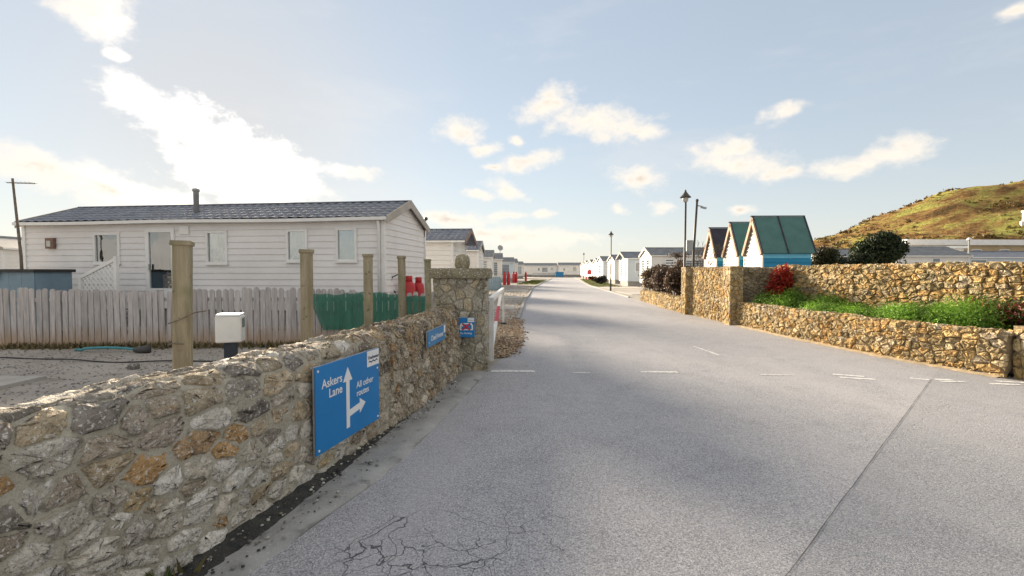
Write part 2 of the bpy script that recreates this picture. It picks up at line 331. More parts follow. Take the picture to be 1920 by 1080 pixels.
def asphalt():
    m = bpy.data.materials.new('asphalt'); m.use_nodes = True; nt = m.node_tree; L = nt.links; b = nt.nodes['Principled BSDF']
    def nd(t, **kw):
        n = nt.nodes.new(t)
        for k, v in kw.items(): setattr(n, k, v)
        return n
    pos = nd('ShaderNodeNewGeometry').outputs['Position']
    def noise(sc, det=4, ro=.6, stretch=None):
        n = nd('ShaderNodeTexNoise'); n.inputs['Scale'].default_value = sc; n.inputs['Detail'].default_value = det; n.inputs['Roughness'].default_value = ro
        if stretch:
            mp = nd('ShaderNodeMapping'); mp.inputs['Scale'].default_value = stretch; L.new(pos, mp.inputs[0]); L.new(mp.outputs[0], n.inputs['Vector'])
        else: L.new(pos, n.inputs['Vector'])
        return n.outputs[0]
    def rng(v, a, b_, c=0, d=1, sm=False):
        n = nd('ShaderNodeMapRange');
        if sm: n.interpolation_type = 'SMOOTHSTEP'
        L.new(v, n.inputs[0]); n.inputs['From Min'].default_value = a; n.inputs['From Max'].default_value = b_; n.inputs['To Min'].default_value = c; n.inputs['To Max'].default_value = d
        return n.outputs[0]
    def mix(f, a, b_, blend='MIX'):
        n = nd('ShaderNodeMix', data_type='RGBA', blend_type=blend)
        if isinstance(f, (int, float)): n.inputs[0].default_value = f
        else: L.new(f, n.inputs[0])
        for i, v in ((6, a), (7, b_)):
            if isinstance(v, tuple): n.inputs[i].default_value = (*v, 1)
            else: L.new(v, n.inputs[i])
        return n.outputs[2]
    def ma(op, a, b_):
        n = nd('ShaderNodeMath', operation=op)
        for i, v in enumerate((a, b_)):
            if isinstance(v, (int, float)): n.inputs[i].default_value = v
            else: L.new(v, n.inputs[i])
        return n.outputs[0]
    base = mix(rng(noise(.45, 5), .35, .65), (.385, .385, .405), (.335, .337, .36))
    base = mix(rng(noise(2.2, 6, .65), .48, .72, 0, .4), base, (.18, .184, .205))            # darker worn patches
    base = mix(rng(noise(.25, 3, .5, (1.6, .18, 1)), .5, .75, 0, .4), base, (.35, .345, .355))        # pale wheel tracks along the road
    ag = noise(105, 2, .8)
    base = mix(rng(ag, .53, .65, 0, .85), base, (.62, .62, .65))
    base = mix(rng(ag, .47, .36, 0, .85), base, (.13, .132, .148))
    ag2 = noise(34, 5, .75)
    base = mix(rng(ag2, .54, .70, 0, .35), base, (.20, .203, .22))
    st = noise(.9, 5, .7)
    base = mix(rng(st, .60, .75, 0, .25), base, (.17, .17, .185))                              # old damp stains
    tr = noise(.55, 4, .6, (2.4, .22, 1))
    base = mix(rng(tr, .52, .64, 0, .35), base, (.42, .415, .43))                               # tyre-polished tracks
    # crazed patch beside the wall; a darker, later lay of tarmac beyond the joint
    sx = nd('ShaderNodeSeparateXYZ'); L.new(pos, sx.inputs[0])
    sdist = ma('ADD', ma('MULTIPLY', ma('SUBTRACT', sx.outputs[0], 5.6), .685), ma('MULTIPLY', ma('SUBTRACT', sx.outputs[1], 6.22), -.728))
    base = mix(rng(sdist, -.01, .01, 0, .28), base, (.20, .215, .235))
    wn = nd('ShaderNodeTexNoise'); wn.inputs['Scale'].default_value = 3.5; wn.inputs['Detail'].default_value = 4; L.new(pos, wn.inputs['Vector'])
    ad = nd('ShaderNodeVectorMath', operation='MULTIPLY_ADD'); L.new(wn.outputs['Color'], ad.inputs[0]); ad.inputs[1].default_value = (.35, .35, 0); L.new(pos, ad.inputs[2])
    fl = nd('ShaderNodeVectorMath', operation='MULTIPLY'); L.new(ad.outputs[0], fl.inputs[0]); fl.inputs[1].default_value = (1, 1, 0)
    def crack(sc, w, cx, cy, rx, ry):
        v = nd('ShaderNodeTexVoronoi', feature='DISTANCE_TO_EDGE'); v.inputs['Scale'].default_value = sc; L.new(fl.outputs[0], v.inputs['Vector'])
        e = rng(v.outputs['Distance'], w * .3, w, 1, 0)
        dx = ma('DIVIDE', ma('SUBTRACT', sx.outputs[0], cx), rx); dy = ma('DIVIDE', ma('SUBTRACT', sx.outputs[1], cy), ry)
        r = ma('SQRT', ma('ADD', ma('MULTIPLY', dx, dx), ma('MULTIPLY', dy, dy)), 0)
        r = ma('ADD', r, ma('MULTIPLY', ma('SUBTRACT', wn.outputs[0], .5), 1.2))
        return ma('MULTIPLY', e, rng(r, .6, 1.05, 1, 0, True))
    ck = ma('MAXIMUM', crack(6.5, .017, -.50, 2.22, .60, .36), crack(2.4, .006, -.3, 2.5, .8, .4))
    ck = ma('MAXIMUM', ck, ma('MULTIPLY', crack(.35, .0022, 3, 6, 6, 4), .2))
    base = mix(ma('MULTIPLY', ck, .85), base, (.035, .036, .04))
    L.new(base, b.inputs['Base Color'])
    b.inputs['Roughness'].default_value = .72; b.inputs['Specular IOR Level'].default_value = .45
    h = ma('SUBTRACT', ma('ADD', ma('MULTIPLY', ag, 1.0), ma('MULTIPLY', ag2, .8)), ma('MULTIPLY', ck, 2.0))
    bp = nd('ShaderNodeBump'); bp.inputs['Strength'].default_value = .7; bp.inputs['Distance'].default_value = .01; L.new(h, bp.inputs['Height']); L.new(bp.outputs[0], b.inputs['Normal'])
    return m
M['asphalt'] = asphalt()
def net_mat():
    m = pmat('green_netting', (.012, .19, .12), (.008, .13, .085), 6, .7, .3, 80, .004)
    nt = m.node_tree; L = nt.links; b = nt.nodes['Principled BSDF']; t = nt.nodes.new('ShaderNodeBsdfTransparent')
    ms = nt.nodes.new('ShaderNodeMixShader'); ms.inputs[0].default_value = .3; L.new(b.outputs[0], ms.inputs[1]); L.new(t.outputs[0], ms.inputs[2]); L.new(ms.outputs[0], nt.nodes['Material Output'].inputs[0]); return m
M['net'] = net_mat()
def hill_mat():
    m = bpy.data.materials.new('hillside'); m.use_nodes = True; nt = m.node_tree; L = nt.links; b = nt.nodes['Principled BSDF']; b.inputs['Roughness'].default_value = .95; b.inputs['Specular IOR Level'].default_value = .1
    def nd(t, **kw):
        n = nt.nodes.new(t)
        for k, v in kw.items(): setattr(n, k, v)
        return n
    pos = nd('ShaderNodeNewGeometry').outputs['Position']
    def noise(sc, st, det=6, rot=0):
        mp = nd('ShaderNodeMapping', vector_type='TEXTURE'); mp.inputs['Scale'].default_value = st; mp.inputs['Rotation'].default_value = (0, rot, 0); L.new(pos, mp.inputs[0])
        n = nd('ShaderNodeTexNoise'); n.inputs['Scale'].default_value = sc; n.inputs['Detail'].default_value = det; n.inputs['Roughness'].default_value = .65; L.new(mp.outputs[0], n.inputs['Vector']); return n.outputs[0]
    r = nd('ShaderNodeValToRGB'); e = r.color_ramp; L.new(noise(.11, (2.8, 2.2, .32), 8, -.34), r.inputs[0])
    e.elements[0].position = .39; e.elements[0].color = (.09, .06, .022, 1); e.elements[1].position = .66; e.elements[1].color = (.36, .36, .085, 1)
    for p, c in ((.46, (.20, .11, .038)), (.51, (.28, .18, .06)), (.57, (.31, .28, .07))):
        x = e.elements.new(p); x.color = (*c, 1)
    f = nd('ShaderNodeMix', data_type='RGBA', blend_type='MULTIPLY'); f.inputs[0].default_value = 1
    mr = nd('ShaderNodeMapRange'); mr.inputs['From Min'].default_value = .3; mr.inputs['From Max'].default_value = .7; mr.inputs['To Min'].default_value = .55; mr.inputs['To Max'].default_value = 1.35; L.new(noise(.6, (1, 1, 1), 6), mr.inputs[0])
    L.new(r.outputs[0], f.inputs[6]); L.new(mr.outputs[0], f.inputs[7]); L.new(f.outputs[2], b.inputs['Base Color'])
    bp = nd('ShaderNodeBump'); bp.inputs['Strength'].default_value = .9; bp.inputs['Distance'].default_value = .8; L.new(noise(.7, (1, 1, 1), 6), bp.inputs['Height']); L.new(bp.outputs[0], b.inputs['Normal'])
    return m
M['hill'] = hill_mat()

# ------------------------------------------------------------------ ground, road, hill
def sheet(name, pts, z, mat, parent=None):
    o = mesh_obj(name, [(x, y, z) for x, y in pts], [tuple(range(len(pts)))], mat, parent); return fix_up(o)
def fix_up(o):
    me = o.data
    if me.polygons[0].normal.z < 0:
        me.flip_normals()
    return o
tag(sheet('ground', [(-2500, -400), (2500, -400), (2500, 3500), (-2500, 3500)], 0, M['gravel']), kind='structure')
LEFT_EDGE = [(-1.75, -.2), (-1.45, 1.3), (-1.24, 2.23), (-1.10, 2.67), (-.95, 3.1), (-.82, 3.63), (-.61, 4.87), (-.42, 6.2), (-.33, 6.95), (-.14, 7.8), (.02, 8.6), (.15, 9.7), (.24, 13.9), (.55, 20.6), (1.1, 29), (1.85, 40), (4.1, 60), (7.2, 85), (8.2, 98)]
RIGHT_EDGE = [(12.9, 98), (10.8, 75), (8.9, 59), (7.6, 47), (6.75, 33), (6.32, 25.5), (6.15, 22.5), (5.82, 18.5), (5.72, 15.6), (5.86, 12.6), (5.97, 9.8), (6.25, 7.5), (6.62, 6.25), (6.9, 5.7)]
road = tag(sheet('road', LEFT_EDGE + RIGHT_EDGE + [(30, 4.6), (30, -12), (-3.5, -12)], .006, M['asphalt']), kind='structure')
# widen: the foreground road continues behind the camera up to the wall
rs = random.Random(11)
def strip_poly(edge_a, edge_b): return edge_a + edge_b[::-1]
def wallx(y): return -1.57 + .225 * (y - 2.23) if y < 5 else -.947 + .127 * (y - 5)
# concrete verge between the wall and the tarmac
ys = [1.2 + i * .12 for i in range(47)]
def interp(E, y):
    for (x0, y0), (x1, y1) in zip(E, E[1:]):
        if y0 <= y <= y1: return x0 + (x1 - x0) * (y - y0) / (y1 - y0)
    return E[-1][0]
V = []; F = []
for i, y in enumerate(ys):
    xe = interp(LEFT_EDGE, y) - .02; xw = wallx(y) - .05
    xm = xe - (.17 if y < 4 else .17 + (y - 4) * .05); xm = max(xm, xw + .03)
    n_ = lambda k: rs.uniform(-1, 1) * k
    V += [(xw, y, .012), (xw + (xm - xw) * .5, y, .010 + .004 * mnoise.noise((y * 2, 0, 0))), (xm, y, .022), ((xm + xe) / 2 + n_(.02), y, .030 + n_(.004)), (xe + n_(.015), y, .020 + n_(.003)), (xe + .02 + n_(.018), y, .002)]
for i in range(len(ys) - 1):
    for k in range(5): F.append((i*6+k, i*6+k+1, (i+1)*6+k+1, (i+1)*6+k))
tag(mesh_obj('concrete_verge', V, F, M['concrete'], smooth=True), kind='structure')
# dark damp soil gathered along the foot of the wall
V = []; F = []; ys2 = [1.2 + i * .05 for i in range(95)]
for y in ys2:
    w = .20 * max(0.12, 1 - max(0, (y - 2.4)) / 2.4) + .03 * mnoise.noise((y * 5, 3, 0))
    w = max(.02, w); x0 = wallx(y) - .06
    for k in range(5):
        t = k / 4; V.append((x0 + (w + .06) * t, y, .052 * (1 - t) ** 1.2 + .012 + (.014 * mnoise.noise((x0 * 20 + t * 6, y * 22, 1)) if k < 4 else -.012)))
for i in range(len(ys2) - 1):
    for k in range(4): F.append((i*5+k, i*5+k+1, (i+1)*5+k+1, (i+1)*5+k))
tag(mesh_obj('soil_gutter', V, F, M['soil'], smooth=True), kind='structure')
# pebbles (uncountable)
ICO_V = [(0,0,1),(.894,0,.447),(.276,.851,.447),(-.724,.526,.447),(-.724,-.526,.447),(.276,-.851,.447),(.724,.526,-.447),(-.276,.851,-.447),(-.894,0,-.447),(-.276,-.851,-.447),(.724,-.526,-.447),(0,0,-1)]
ICO_F = [(0,1,2),(0,2,3),(0,3,4),(0,4,5),(0,5,1),(1,6,2),(2,7,3),(3,8,4),(4,9,5),(5,10,1),(6,7,2),(7,8,3),(8,9,4),(9,10,5),(10,6,1),(11,7,6),(11,8,7),(11,9,8),(11,10,9),(11,6,10)]
def pebbles(name, fn, n, s0, s1, cols, seed, label, cat):
    rg = random.Random(seed); V = []; F = []; C = []
    for i in range(n):
        x, y, z = fn(rg); s = rg.uniform(s0, s1) * (1.6 if rg.random() < .05 else 1); a = rg.uniform(0, 6.28); e = rg.uniform(.7, 1.5); f = rg.uniform(.45, .8)
        ca, sa = math.cos(a), math.sin(a); b = len(V); c = rg.choice(cols); k = rg.uniform(.75, 1.25); c = tuple(q * k for q in c)
        for vx, vy, vz in ICO_V:
            j = rg.uniform(.85, 1.15); px, py = vx * s * e * j, vy * s * j
            V.append((x + px * ca - py * sa, y + px * sa + py * ca, z + vz * s * f * j)); C.append(c)
        F += [tuple(q + b for q in t) for t in ICO_F]
    return tag(mesh_obj(name, V, F, M['pebble'], None, C, True), label, cat, kind='stuff')
TAN = [(.42, .28, .16), (.48, .36, .23), (.36, .22, .12), (.30, .24, .18), (.52, .45, .36), (.22, .17, .13)]
GRY = [(.34, .32, .29), (.26, .25, .23), (.44, .42, .39), (.16, .15, .15), (.36, .30, .24)]
def shingle(rg):
    y = 7.75 + 6.2 * rg.random() ** 1.35; xr = interp(LEFT_EDGE, y) + rg.gauss(0, .06); x0 = -.62
    x = x0 + (xr + .06 - x0) * rg.random(); h = .10 * math.exp(-((x + .1) / .28) ** 2 - ((y - 8.9) / 1.3) ** 2)
    return x, y, .012 + h * rg.random()
pebbles('shingle', shingle, 5200, .012, .026, TAN, 3, 'heap of tan shingle spread beside the white barrier gate', 'shingle')
def yardp(rg):
    y = 3.5 + 5.6 * rg.random(); x = -y * 1.12 + rg.random() * (y * 1.12 - 1.6 + .18 * y - .3)
    return x, y, .004
pebbles('yard_gravel', yardp, 4200, .006, .017, GRY, 4, 'loose grey stones scattered over the yard behind the rubble wall', 'gravel')
def gutp(rg):
    y = 1.5 + 4.6 * rg.random() ** 1.5; x = wallx(y) + .03 + .30 * rg.random() ** 1.6 * (1 if y < 3.5 else .5); return x, y, .035
pebbles('gutter_debris', gutp, 420, .004, .012, [(.5, .49, .45), (.3, .28, .25), (.2, .18, .15), (.07, .07, .07)], 5, 'small stones and grit lying along the foot of the rubble wall', 'grit')
def vergep(rg):
    y = 14 + 32 * rg.random() ** 1.5; return interp(LEFT_EDGE, y) - .1 - 3.2 * rg.random(), y, .005
pebbles('roadside_gravel', vergep, 2500, .012, .03, GRY + TAN, 6, 'loose gravel on the roadside in front of the caravan gables', 'gravel')
# paint and seam on the road
def dash(x0, x1, y0, y1, w=.09):
    d = Vector((x1 - x0, y1 - y0, 0)); L = d.length; d.normalize(); n = Vector((-d.y, d.x, 0)); V = []; F = []; k = max(4, int(L / .06))
    for i in range(k + 1):
        p = Vector((x0, y0, .010)) + d * L * i / k; a = w * .62 * (1 + rs.uniform(-.3, .12)); b = w * .62 * (1 + rs.uniform(-.3, .12))
        V += [p - n * a, p + n * b]
    F = [(2*i, 2*i+2, 2*i+3, 2*i+1) for i in range(k)]
    return fix_up(mesh_obj('painted_dash', V, F, M['paint'], road))
for a in [(-.30, .33, 6.72, 6.70, .11), (.86, 1.10, 6.62, 6.60, .05), (1.84, 2.36, 6.66, 6.64, .075), (3.45, 3.9, 6.47, 6.44, .03), (4.48, 4.81, 6.51, 6.36, .06), (4.45, 4.83, 6.32, 6.19, .06), (5.36, 5.53, 6.27, 6.17, .06), (5.63, 5.82, 6.20, 6.16, .06), (5.60, 5.89, 6.09, 6.06, .06), (6.33, 6.62, 6.10, 6.01, .06), (6.12, 6.45, 5.96, 5.90, .06), (3.48, 3.55, 8.95, 8.0, .035), (8.0, 8.8, 5.7, 5.5, .09)]: dash(*a)
V = []; F = []
for i in range(61):
    t = i / 60; p = Vector((5.60 + (-.2 - 5.60) * t, 6.22 + (.76 - 6.22) * t, .0095)); n = Vector((.79, -.61, 0)); w = .0015 + .0022 * rs.random(); p += n * rs.uniform(-.003, .003)
    V += [p - n * w, p + n * w]
F = [(2*i, 2*i+2, 2*i+3, 2*i+1) for i in range(60)]
fix_up(mesh_obj('tarmac_joint', V, F, M['seam'], road))
# kerb edgings along the far roadside
def kerb(E, y0, y1, side):
    pts = [p for p in E if y0 <= p[1] <= y1]; pts.sort(key=lambda p: p[1]); b = MB()
    for p, q in zip(pts, pts[1:]): b.bar((p[0] + side * .05, p[1], .03), (q[0] + side * .05, q[1], .03), .10, .07)
    return tag(b.build('kerb', M['concrete']), kind='structure')
kerb(LEFT_EDGE, 13, 99, -1); kerb(RIGHT_EDGE, 25, 99, 1)
tag(mesh_obj('concrete_apron', *(lambda b: (b.V, b.F))(MB().box(-4.6, -3.25, 5.3, 6.6, -.05, .045)), M['slab']), kind='structure').rotation_euler = (0, 0, .0)
bpy.data.objects['concrete_apron'].location = (-3.0, -.35, 0)
for (x0, x1, y0, y1) in [(-2.4, .1, 17.5, 19.5), (-2.6, .6, 24.5, 27), (-2.2, 1.2, 33, 36.5), (-1.5, 1.6, 44, 47.5), (7.3, 10.5, 28.5, 33), (7.9, 11, 38, 42)]:
    tag(mesh_obj('concrete_pad', *(lambda b: (b.V, b.F))(MB().box(x0, x1, y0, y1, -.05, .022)), M['slab']), kind='structure')

# hill
def crest(x):
    P = [(60, 0), (78, 1.5), (98, 10.5), (116, 17.2), (134, 23.6), (151, 28.2), (162, 30.8), (175, 33), (200, 37), (240, 42), (320, 50), (420, 55)]
    for (a, b), (c, d) in zip(P, P[1:]):
        if a <= x <= c:
            t = (x - a) / (c - a); return b + (d - b) * t
    return 0 if x < 60 else 55
def hill_z(x, y):
    foot = 62 + max(0, (130 - x)) * .35
    t = (y - foot) / (160 - foot); t2 = max(0, min(1, t)); s = t2 * t2 * (3 - 2 * t2) * .45 + t2 * .55
    sc = 1.0 if y <= 160 else max(.55, 1 - (y - 160) / 500)
    z = crest(x * 160 / max(y, 160)) * s * sc
    z += (mnoise.noise((x * .03, y * .03, 0)) * 2.2 + mnoise.noise((x * .09, y * .06, 3)) * 1.3 + mnoise.noise((x * .25, y * .2, 7)) * .5) * min(1, t2 * 3) * min(1, max(0, z) / 8)
    return z - .3 + (0 if t > 0 else -.5)
V = []; F = []; nx, ny = 110, 80
for j in range(ny + 1):
    for i in range(nx + 1):
        x = 56 + 360 * (i / nx) ** 1.3; y = 40 + 300 * (j / ny) ** 1.25; V.append((x, y, hill_z(x, y)))
for j in range(ny):
    for i in range(nx): F.append((j*(nx+1)+i, j*(nx+1)+i+1, (j+1)*(nx+1)+i+1, (j+1)*(nx+1)+i))
tag(mesh_obj('hill', V, F, M['hill'], smooth=True), kind='structure')

# ------------------------------------------------------------------ foliage
def leaves(name, blobs, n, size, cols, parent=None, seed=1, shell=.6, mat=None, up=0.0, squash=1):
    rg = np.random.default_rng(seed); vol = np.array([b[3] * b[4] * b[5] for b in blobs]) ** .8; idx = rg.choice(len(blobs), n, p=vol / vol.sum())
    B = np.array(blobs, float)[idx]
    d = rg.normal(size=(n, 3)); d /= np.linalg.norm(d, axis=1)[:, None]
    r = shell + (1 - shell) * rg.random(n); r *= 1 + .16 * rg.normal(size=n)
    c = B[:, :3] + d * B[:, 3:6] * r[:, None]
    nrm = d + rg.normal(size=(n, 3)) * .8; nrm[:, 2] += up; nrm /= np.linalg.norm(nrm, axis=1)[:, None]
    a = np.cross(nrm, rg.normal(size=(n, 3))); a /= np.linalg.norm(a, axis=1)[:, None]; b = np.cross(nrm, a)
    s = size * (.6 + .8 * rg.random(n))[:, None]
    P = np.stack([c - a * s, c - b * s * .5 + nrm * s * .12, c + a * s, c + b * s * .5 + nrm * s * .12], 1).reshape(-1, 3)
    if squash: P[:, 2] = np.maximum(P[:, 2], .0)
    cl = np.array(cols)[rg.integers(0, len(cols), n)] * (.7 + .6 * rg.random(n))[:, None]
    # whole sprays share a shade
    key = np.floor(c / (size * 6)).astype(int); hs = np.abs(np.sin(key @ np.array([12.9, 78.2, 37.7]))); cl = cl * (.65 + .7 * hs)[:, None]
    C = np.repeat(cl, 4, 0)
    F = [(4*i, 4*i+1, 4*i+2, 4*i+3) for i in range(n)]
    return mesh_obj(name, P, F, mat or M['leaf'], parent, C)
def twigs(name, base, tips, r, parent, seed=1):
    rg = random.Random(seed); b = MB()
    for t in tips:
        p0 = Vector(base); p1 = Vector(t); m = (p0 + p1) / 2 + Vector((rg.uniform(-.1, .1), rg.uniform(-.1, .1), .05)) * (p1 - p0).length
        b.tube([p0, m, p1], [r, r * .65, r * .25], 6)
    return b.build(name, M['bark'], parent, True)

# ------------------------------------------------------------------ stone walls
def cells(U, V, su, sv, rg, jit=.5):
    seeds = []; v = 0; row = 0
    while v < V + sv:
        hgt = sv * rg.uniform(.62, 1.4); u = -su * rg.random()
        while u < U + su:
            w = su * rg.choice((.45, .7, 1.0, 1.25, 1.7)) * rg.uniform(.8, 1.2)
            seeds.append((u + w / 2 + rg.uniform(-.1, .1) * su, v + hgt / 2 + rg.uniform(-jit, jit) * sv)); u += w
        v += hgt
    A = np.array(seeds); k = su / sv * .8; T = A * np.array([1, k]); res = []
    for i, p in enumerate(T):
        if not (-.2 * su < A[i, 0] < U + .2 * su and A[i, 1] < V + .2 * sv): continue
        d = T - p; dist = (d ** 2).sum(1); nb = np.argsort(dist)[1:16]
        poly = [(-.02, -.02 * k), (U + .02, -.02 * k), (U + .02, (V + .02) * k), (-.02, (V + .02) * k)]
        for j in nb:
            q = T[j]; mx, my = (p + q) / 2; nx_, ny_ = q - p; out = []
            for a, b in zip(poly, poly[1:] + poly[:1]):
                da = (a[0] - mx) * nx_ + (a[1] - my) * ny_; db = (b[0] - mx) * nx_ + (b[1] - my) * ny_
                if da <= 0: out.append(a)
                if da * db < 0:
                    t = da / (da - db); out.append((a[0] + (b[0] - a[0]) * t, a[1] + (b[1] - a[1]) * t))
            poly = out
            if len(poly) < 3: break
        if len(poly) < 3: continue
        poly = [(a, b / k) for a, b in poly]
        ar = abs(sum(a[0] * b[1] - b[0] * a[1] for a, b in zip(poly, poly[1:] + poly[:1]))) / 2
        if ar < .12 * su * sv: continue
        res.append(poly)
    return res
def stone_geo(poly, mapfn, gap, bulge, rg, it=1, rough=.01, depth=.03):
    cx = sum(p[0] for p in poly) / len(poly); cy = sum(p[1] for p in poly) / len(poly)
    P = []
    for p in poly:                       # drop near-duplicate corners, then inset by the joint
        if P and math.hypot(p[0] - P[-1][0], p[1] - P[-1][1]) < gap * .6: continue
        P.append(p)
    Q = []
    for x, y in P:
        dx, dy = cx - x, cy - y; l = math.hypot(dx, dy) + 1e-6; g = min(gap * rg.uniform(.5, 1.9), l * .5); Q.append((x + dx / l * g, y + dy / l * g))
    for _ in range(it):
        q2 = []; cut = rg.uniform(.06, .15)
        for a, b in zip(Q, Q[1:] + Q[:1]):
            q2 += [(a[0] * (1 - cut) + b[0] * cut, a[1] * (1 - cut) + b[1] * cut), (a[0] * cut + b[0] * (1 - cut), a[1] * cut + b[1] * (1 - cut))]
        Q = q2
    n = len(Q); V = []; tilt = (rg.uniform(-.5, .5), rg.uniform(-.5, .5)); bl = bulge * rg.uniform(.5, 1.5)
    rad = max(math.hypot(x - cx, y - cy) for x, y in Q) + 1e-6
    for s, h in ((1.0, -depth), (.975, bl * .55), (.80, bl * .98), (.42, bl * 1.05)):
        for x, y in Q:
            dx, dy = (x - cx) * s, (y - cy) * s
            jj = rough * .5 if h > 0 else 0
            px, py = cx + dx + rg.uniform(-jj, jj), cy + dy + rg.uniform(-jj, jj)
            hh = h if h < 0 else h * (1 + (tilt[0] * dx + tilt[1] * dy) / rad) + rg.uniform(-rough, rough) * .6
            pos, nor = mapfn(px, py)
            if h > 0: hh += rough * (mnoise.noise(pos * 17) * 1.1 + mnoise.noise(pos * 41) * .7)
            V.append(pos + nor * hh)
    pos, nor = mapfn(cx, cy); V.append(pos + nor * bl * (1.08 + rg.uniform(-.15, .15)))
    F = []
    for r in range(3):
        for k in range(n): F.append((r*n+k, r*n+(k+1) % n, (r+1)*n+(k+1) % n, (r+1)*n+k))
    for k in range(n): F.append((3*n+k, 3*n+(k+1) % n, 4*n))
    return V, F
def wall_map(path, H, T, r, flip=1, batter=.02, hv=.02, seed=0):
    """returns (map(u,v)->pos,normal), U, V: front face, rounded top and the upper back of a wall of height H, thickness T along path (ground polyline of its front foot)"""
    pts = [Vector((p[0], p[1], 0)) for p in path]; cum = [0]
    for a, b in zip(pts, pts[1:]): cum.append(cum[-1] + (b - a).length)
    back = .3
    vf = H - r; va = vf + r * math.pi / 2; vt = va + T - 2 * r; vb = vt + r * math.pi / 2; VV = vb + back
    def prof(v):
        if v < vf: return (batter * v / H, v, (-1, 0))
        if v < va:
            t = (v - vf) / r; return (batter + r - r * math.cos(t), vf + r * math.sin(t), (-math.cos(t), math.sin(t)))
        if v < vt: return (batter + r + v - va, H, (0, 1))
        if v < vb:
            t = (v - vt) / r; return (batter + T - r + r * math.sin(t), H - r + r * math.cos(t), (math.sin(t), math.cos(t)))
        return (batter + T, H - r - (v - vb), (1, 0))
    def fn(u, v):
        u_ = min(max(u, 0), cum[-1] - 1e-5); i = 0
        while i < len(pts) - 2 and cum[i + 1] < u_: i += 1
        d = (pts[i + 1] - pts[i]).normalized(); p = pts[i] + d * (u - cum[i]); nin = Vector((-d.y, d.x, 0)) * flip
        o, z, (no, nz_) = prof(max(-.05, min(v, VV)))
        k = mnoise.noise((u * 1.3, seed, 0)) * hv * (z / H)
        return p + nin * o + Vector((0, 0, z + k + min(0, v))), nin * no + Vector((0, 0, nz_))
    return fn, cum[-1], VV, (vf, va, vt, vb)
def stone_wall(parent, fn, U, V, su, sv, gap, bulge, colfn, mat, mortar, seed, it=1, maxn=300, viskey=None, rough=.01, core=True, nu=None, coregap=.0, smooth=False):
    rg = random.Random(seed); polys = cells(U, V, su, sv, rg)
    if core:
        nu = nu or max(4, int(U / .07)); nv = max(4, int(V / .05)); Vc = []; Fc = []
        for i in range(nu + 1):
            for j in range(nv + 1):
                p, n = fn(U * i / nu, V * j / nv); Vc.append(p + n * (mnoise.noise((p.x * 9, p.y * 9, p.z * 9)) * .012 - coregap))
        for i in range(nu):
            for j in range(nv): Fc.append((i*(nv+1)+j, (i+1)*(nv+1)+j, (i+1)*(nv+1)+j+1, i*(nv+1)+j+1))
        e0 = [0 * (nv+1) + j for j in range(nv + 1)]; e1 = [nu * (nv+1) + j for j in range(nv + 1)]
        Fc.append(tuple(e0)); Fc.append(tuple(e1[::-1])); Fc.append(tuple([i*(nv+1) for i in range(nu+1)] + [i*(nv+1)+nv for i in range(nu, -1, -1)]))
        mesh_obj('mortar', Vc, Fc, mortar, parent, None, False)
    items = []
    for po in polys:
        cx = sum(p[0] for p in po) / len(po); cy = sum(p[1] for p in po) / len(po)
        p, n = fn(cx, cy); view = Vector((0, 0, 1.45)) - p
        ar = abs(sum(a[0] * b[1] - b[0] * a[1] for a, b in zip(po, po[1:] + po[:1]))) / 2
        score = ar / view.length_squared * max(.02, n.dot(view.normalized()))
        if p.y < .4: score *= .01
        items.append((score, po, cx, cy))
    items.sort(key=lambda t: -t[0]); sv_, sf_, sc_ = [], [], []
    for k, (sc, po, cx, cy) in enumerate(items):
        Vv, Ff = stone_geo(po, fn, gap, bulge, rg, it if sc < 2e-3 or it == 1 else it, rough)
        c = colfn(rg, cx, cy)
        if k < maxn: mesh_obj('stone', Vv, Ff, mat, parent, [c] * len(Vv), smooth)
        else:
            b = len(sv_); sv_ += Vv; sf_ += [tuple(i + b for i in f) for f in Ff]; sc_ += [c] * len(Vv)
    if sv_: tag(mesh_obj('small_stones', sv_, sf_, mat, parent, sc_, smooth), kind='stuff')
def pick(rg, cs):
    c = rg.choice(cs); k = rg.uniform(.8, 1.2); return tuple(x * k for x in c)
PALE = [(.60, .57, .51), (.53, .50, .45), (.48, .44, .38), (.62, .60, .56)]
BROWN = [(.42, .36, .27), (.37, .32, .26), (.45, .37, .26), (.32, .28, .24), (.48, .44, .38)]
ORANGE = [(.42, .27, .13), (.42, .29, .17), (.45, .35, .21)]
DARK = [(.23, .21, .19), (.28, .26, .23)]
def col_left(rg, u, v):
    r = rg.random()
    if v < .5: cs = PALE if r < .76 else (BROWN if r < .96 else ORANGE)
    elif v < .8: cs = BROWN if r < .62 else (PALE if r < .80 else (ORANGE if r < .90 else DARK))
    else: cs = DARK if r < .22 else (BROWN if r < .82 else PALE)
    c = pick(rg, cs)
    if u > 3.6: c = tuple(a * .8 * b for a, b in zip(c, (1, .93, .82)))
    return c
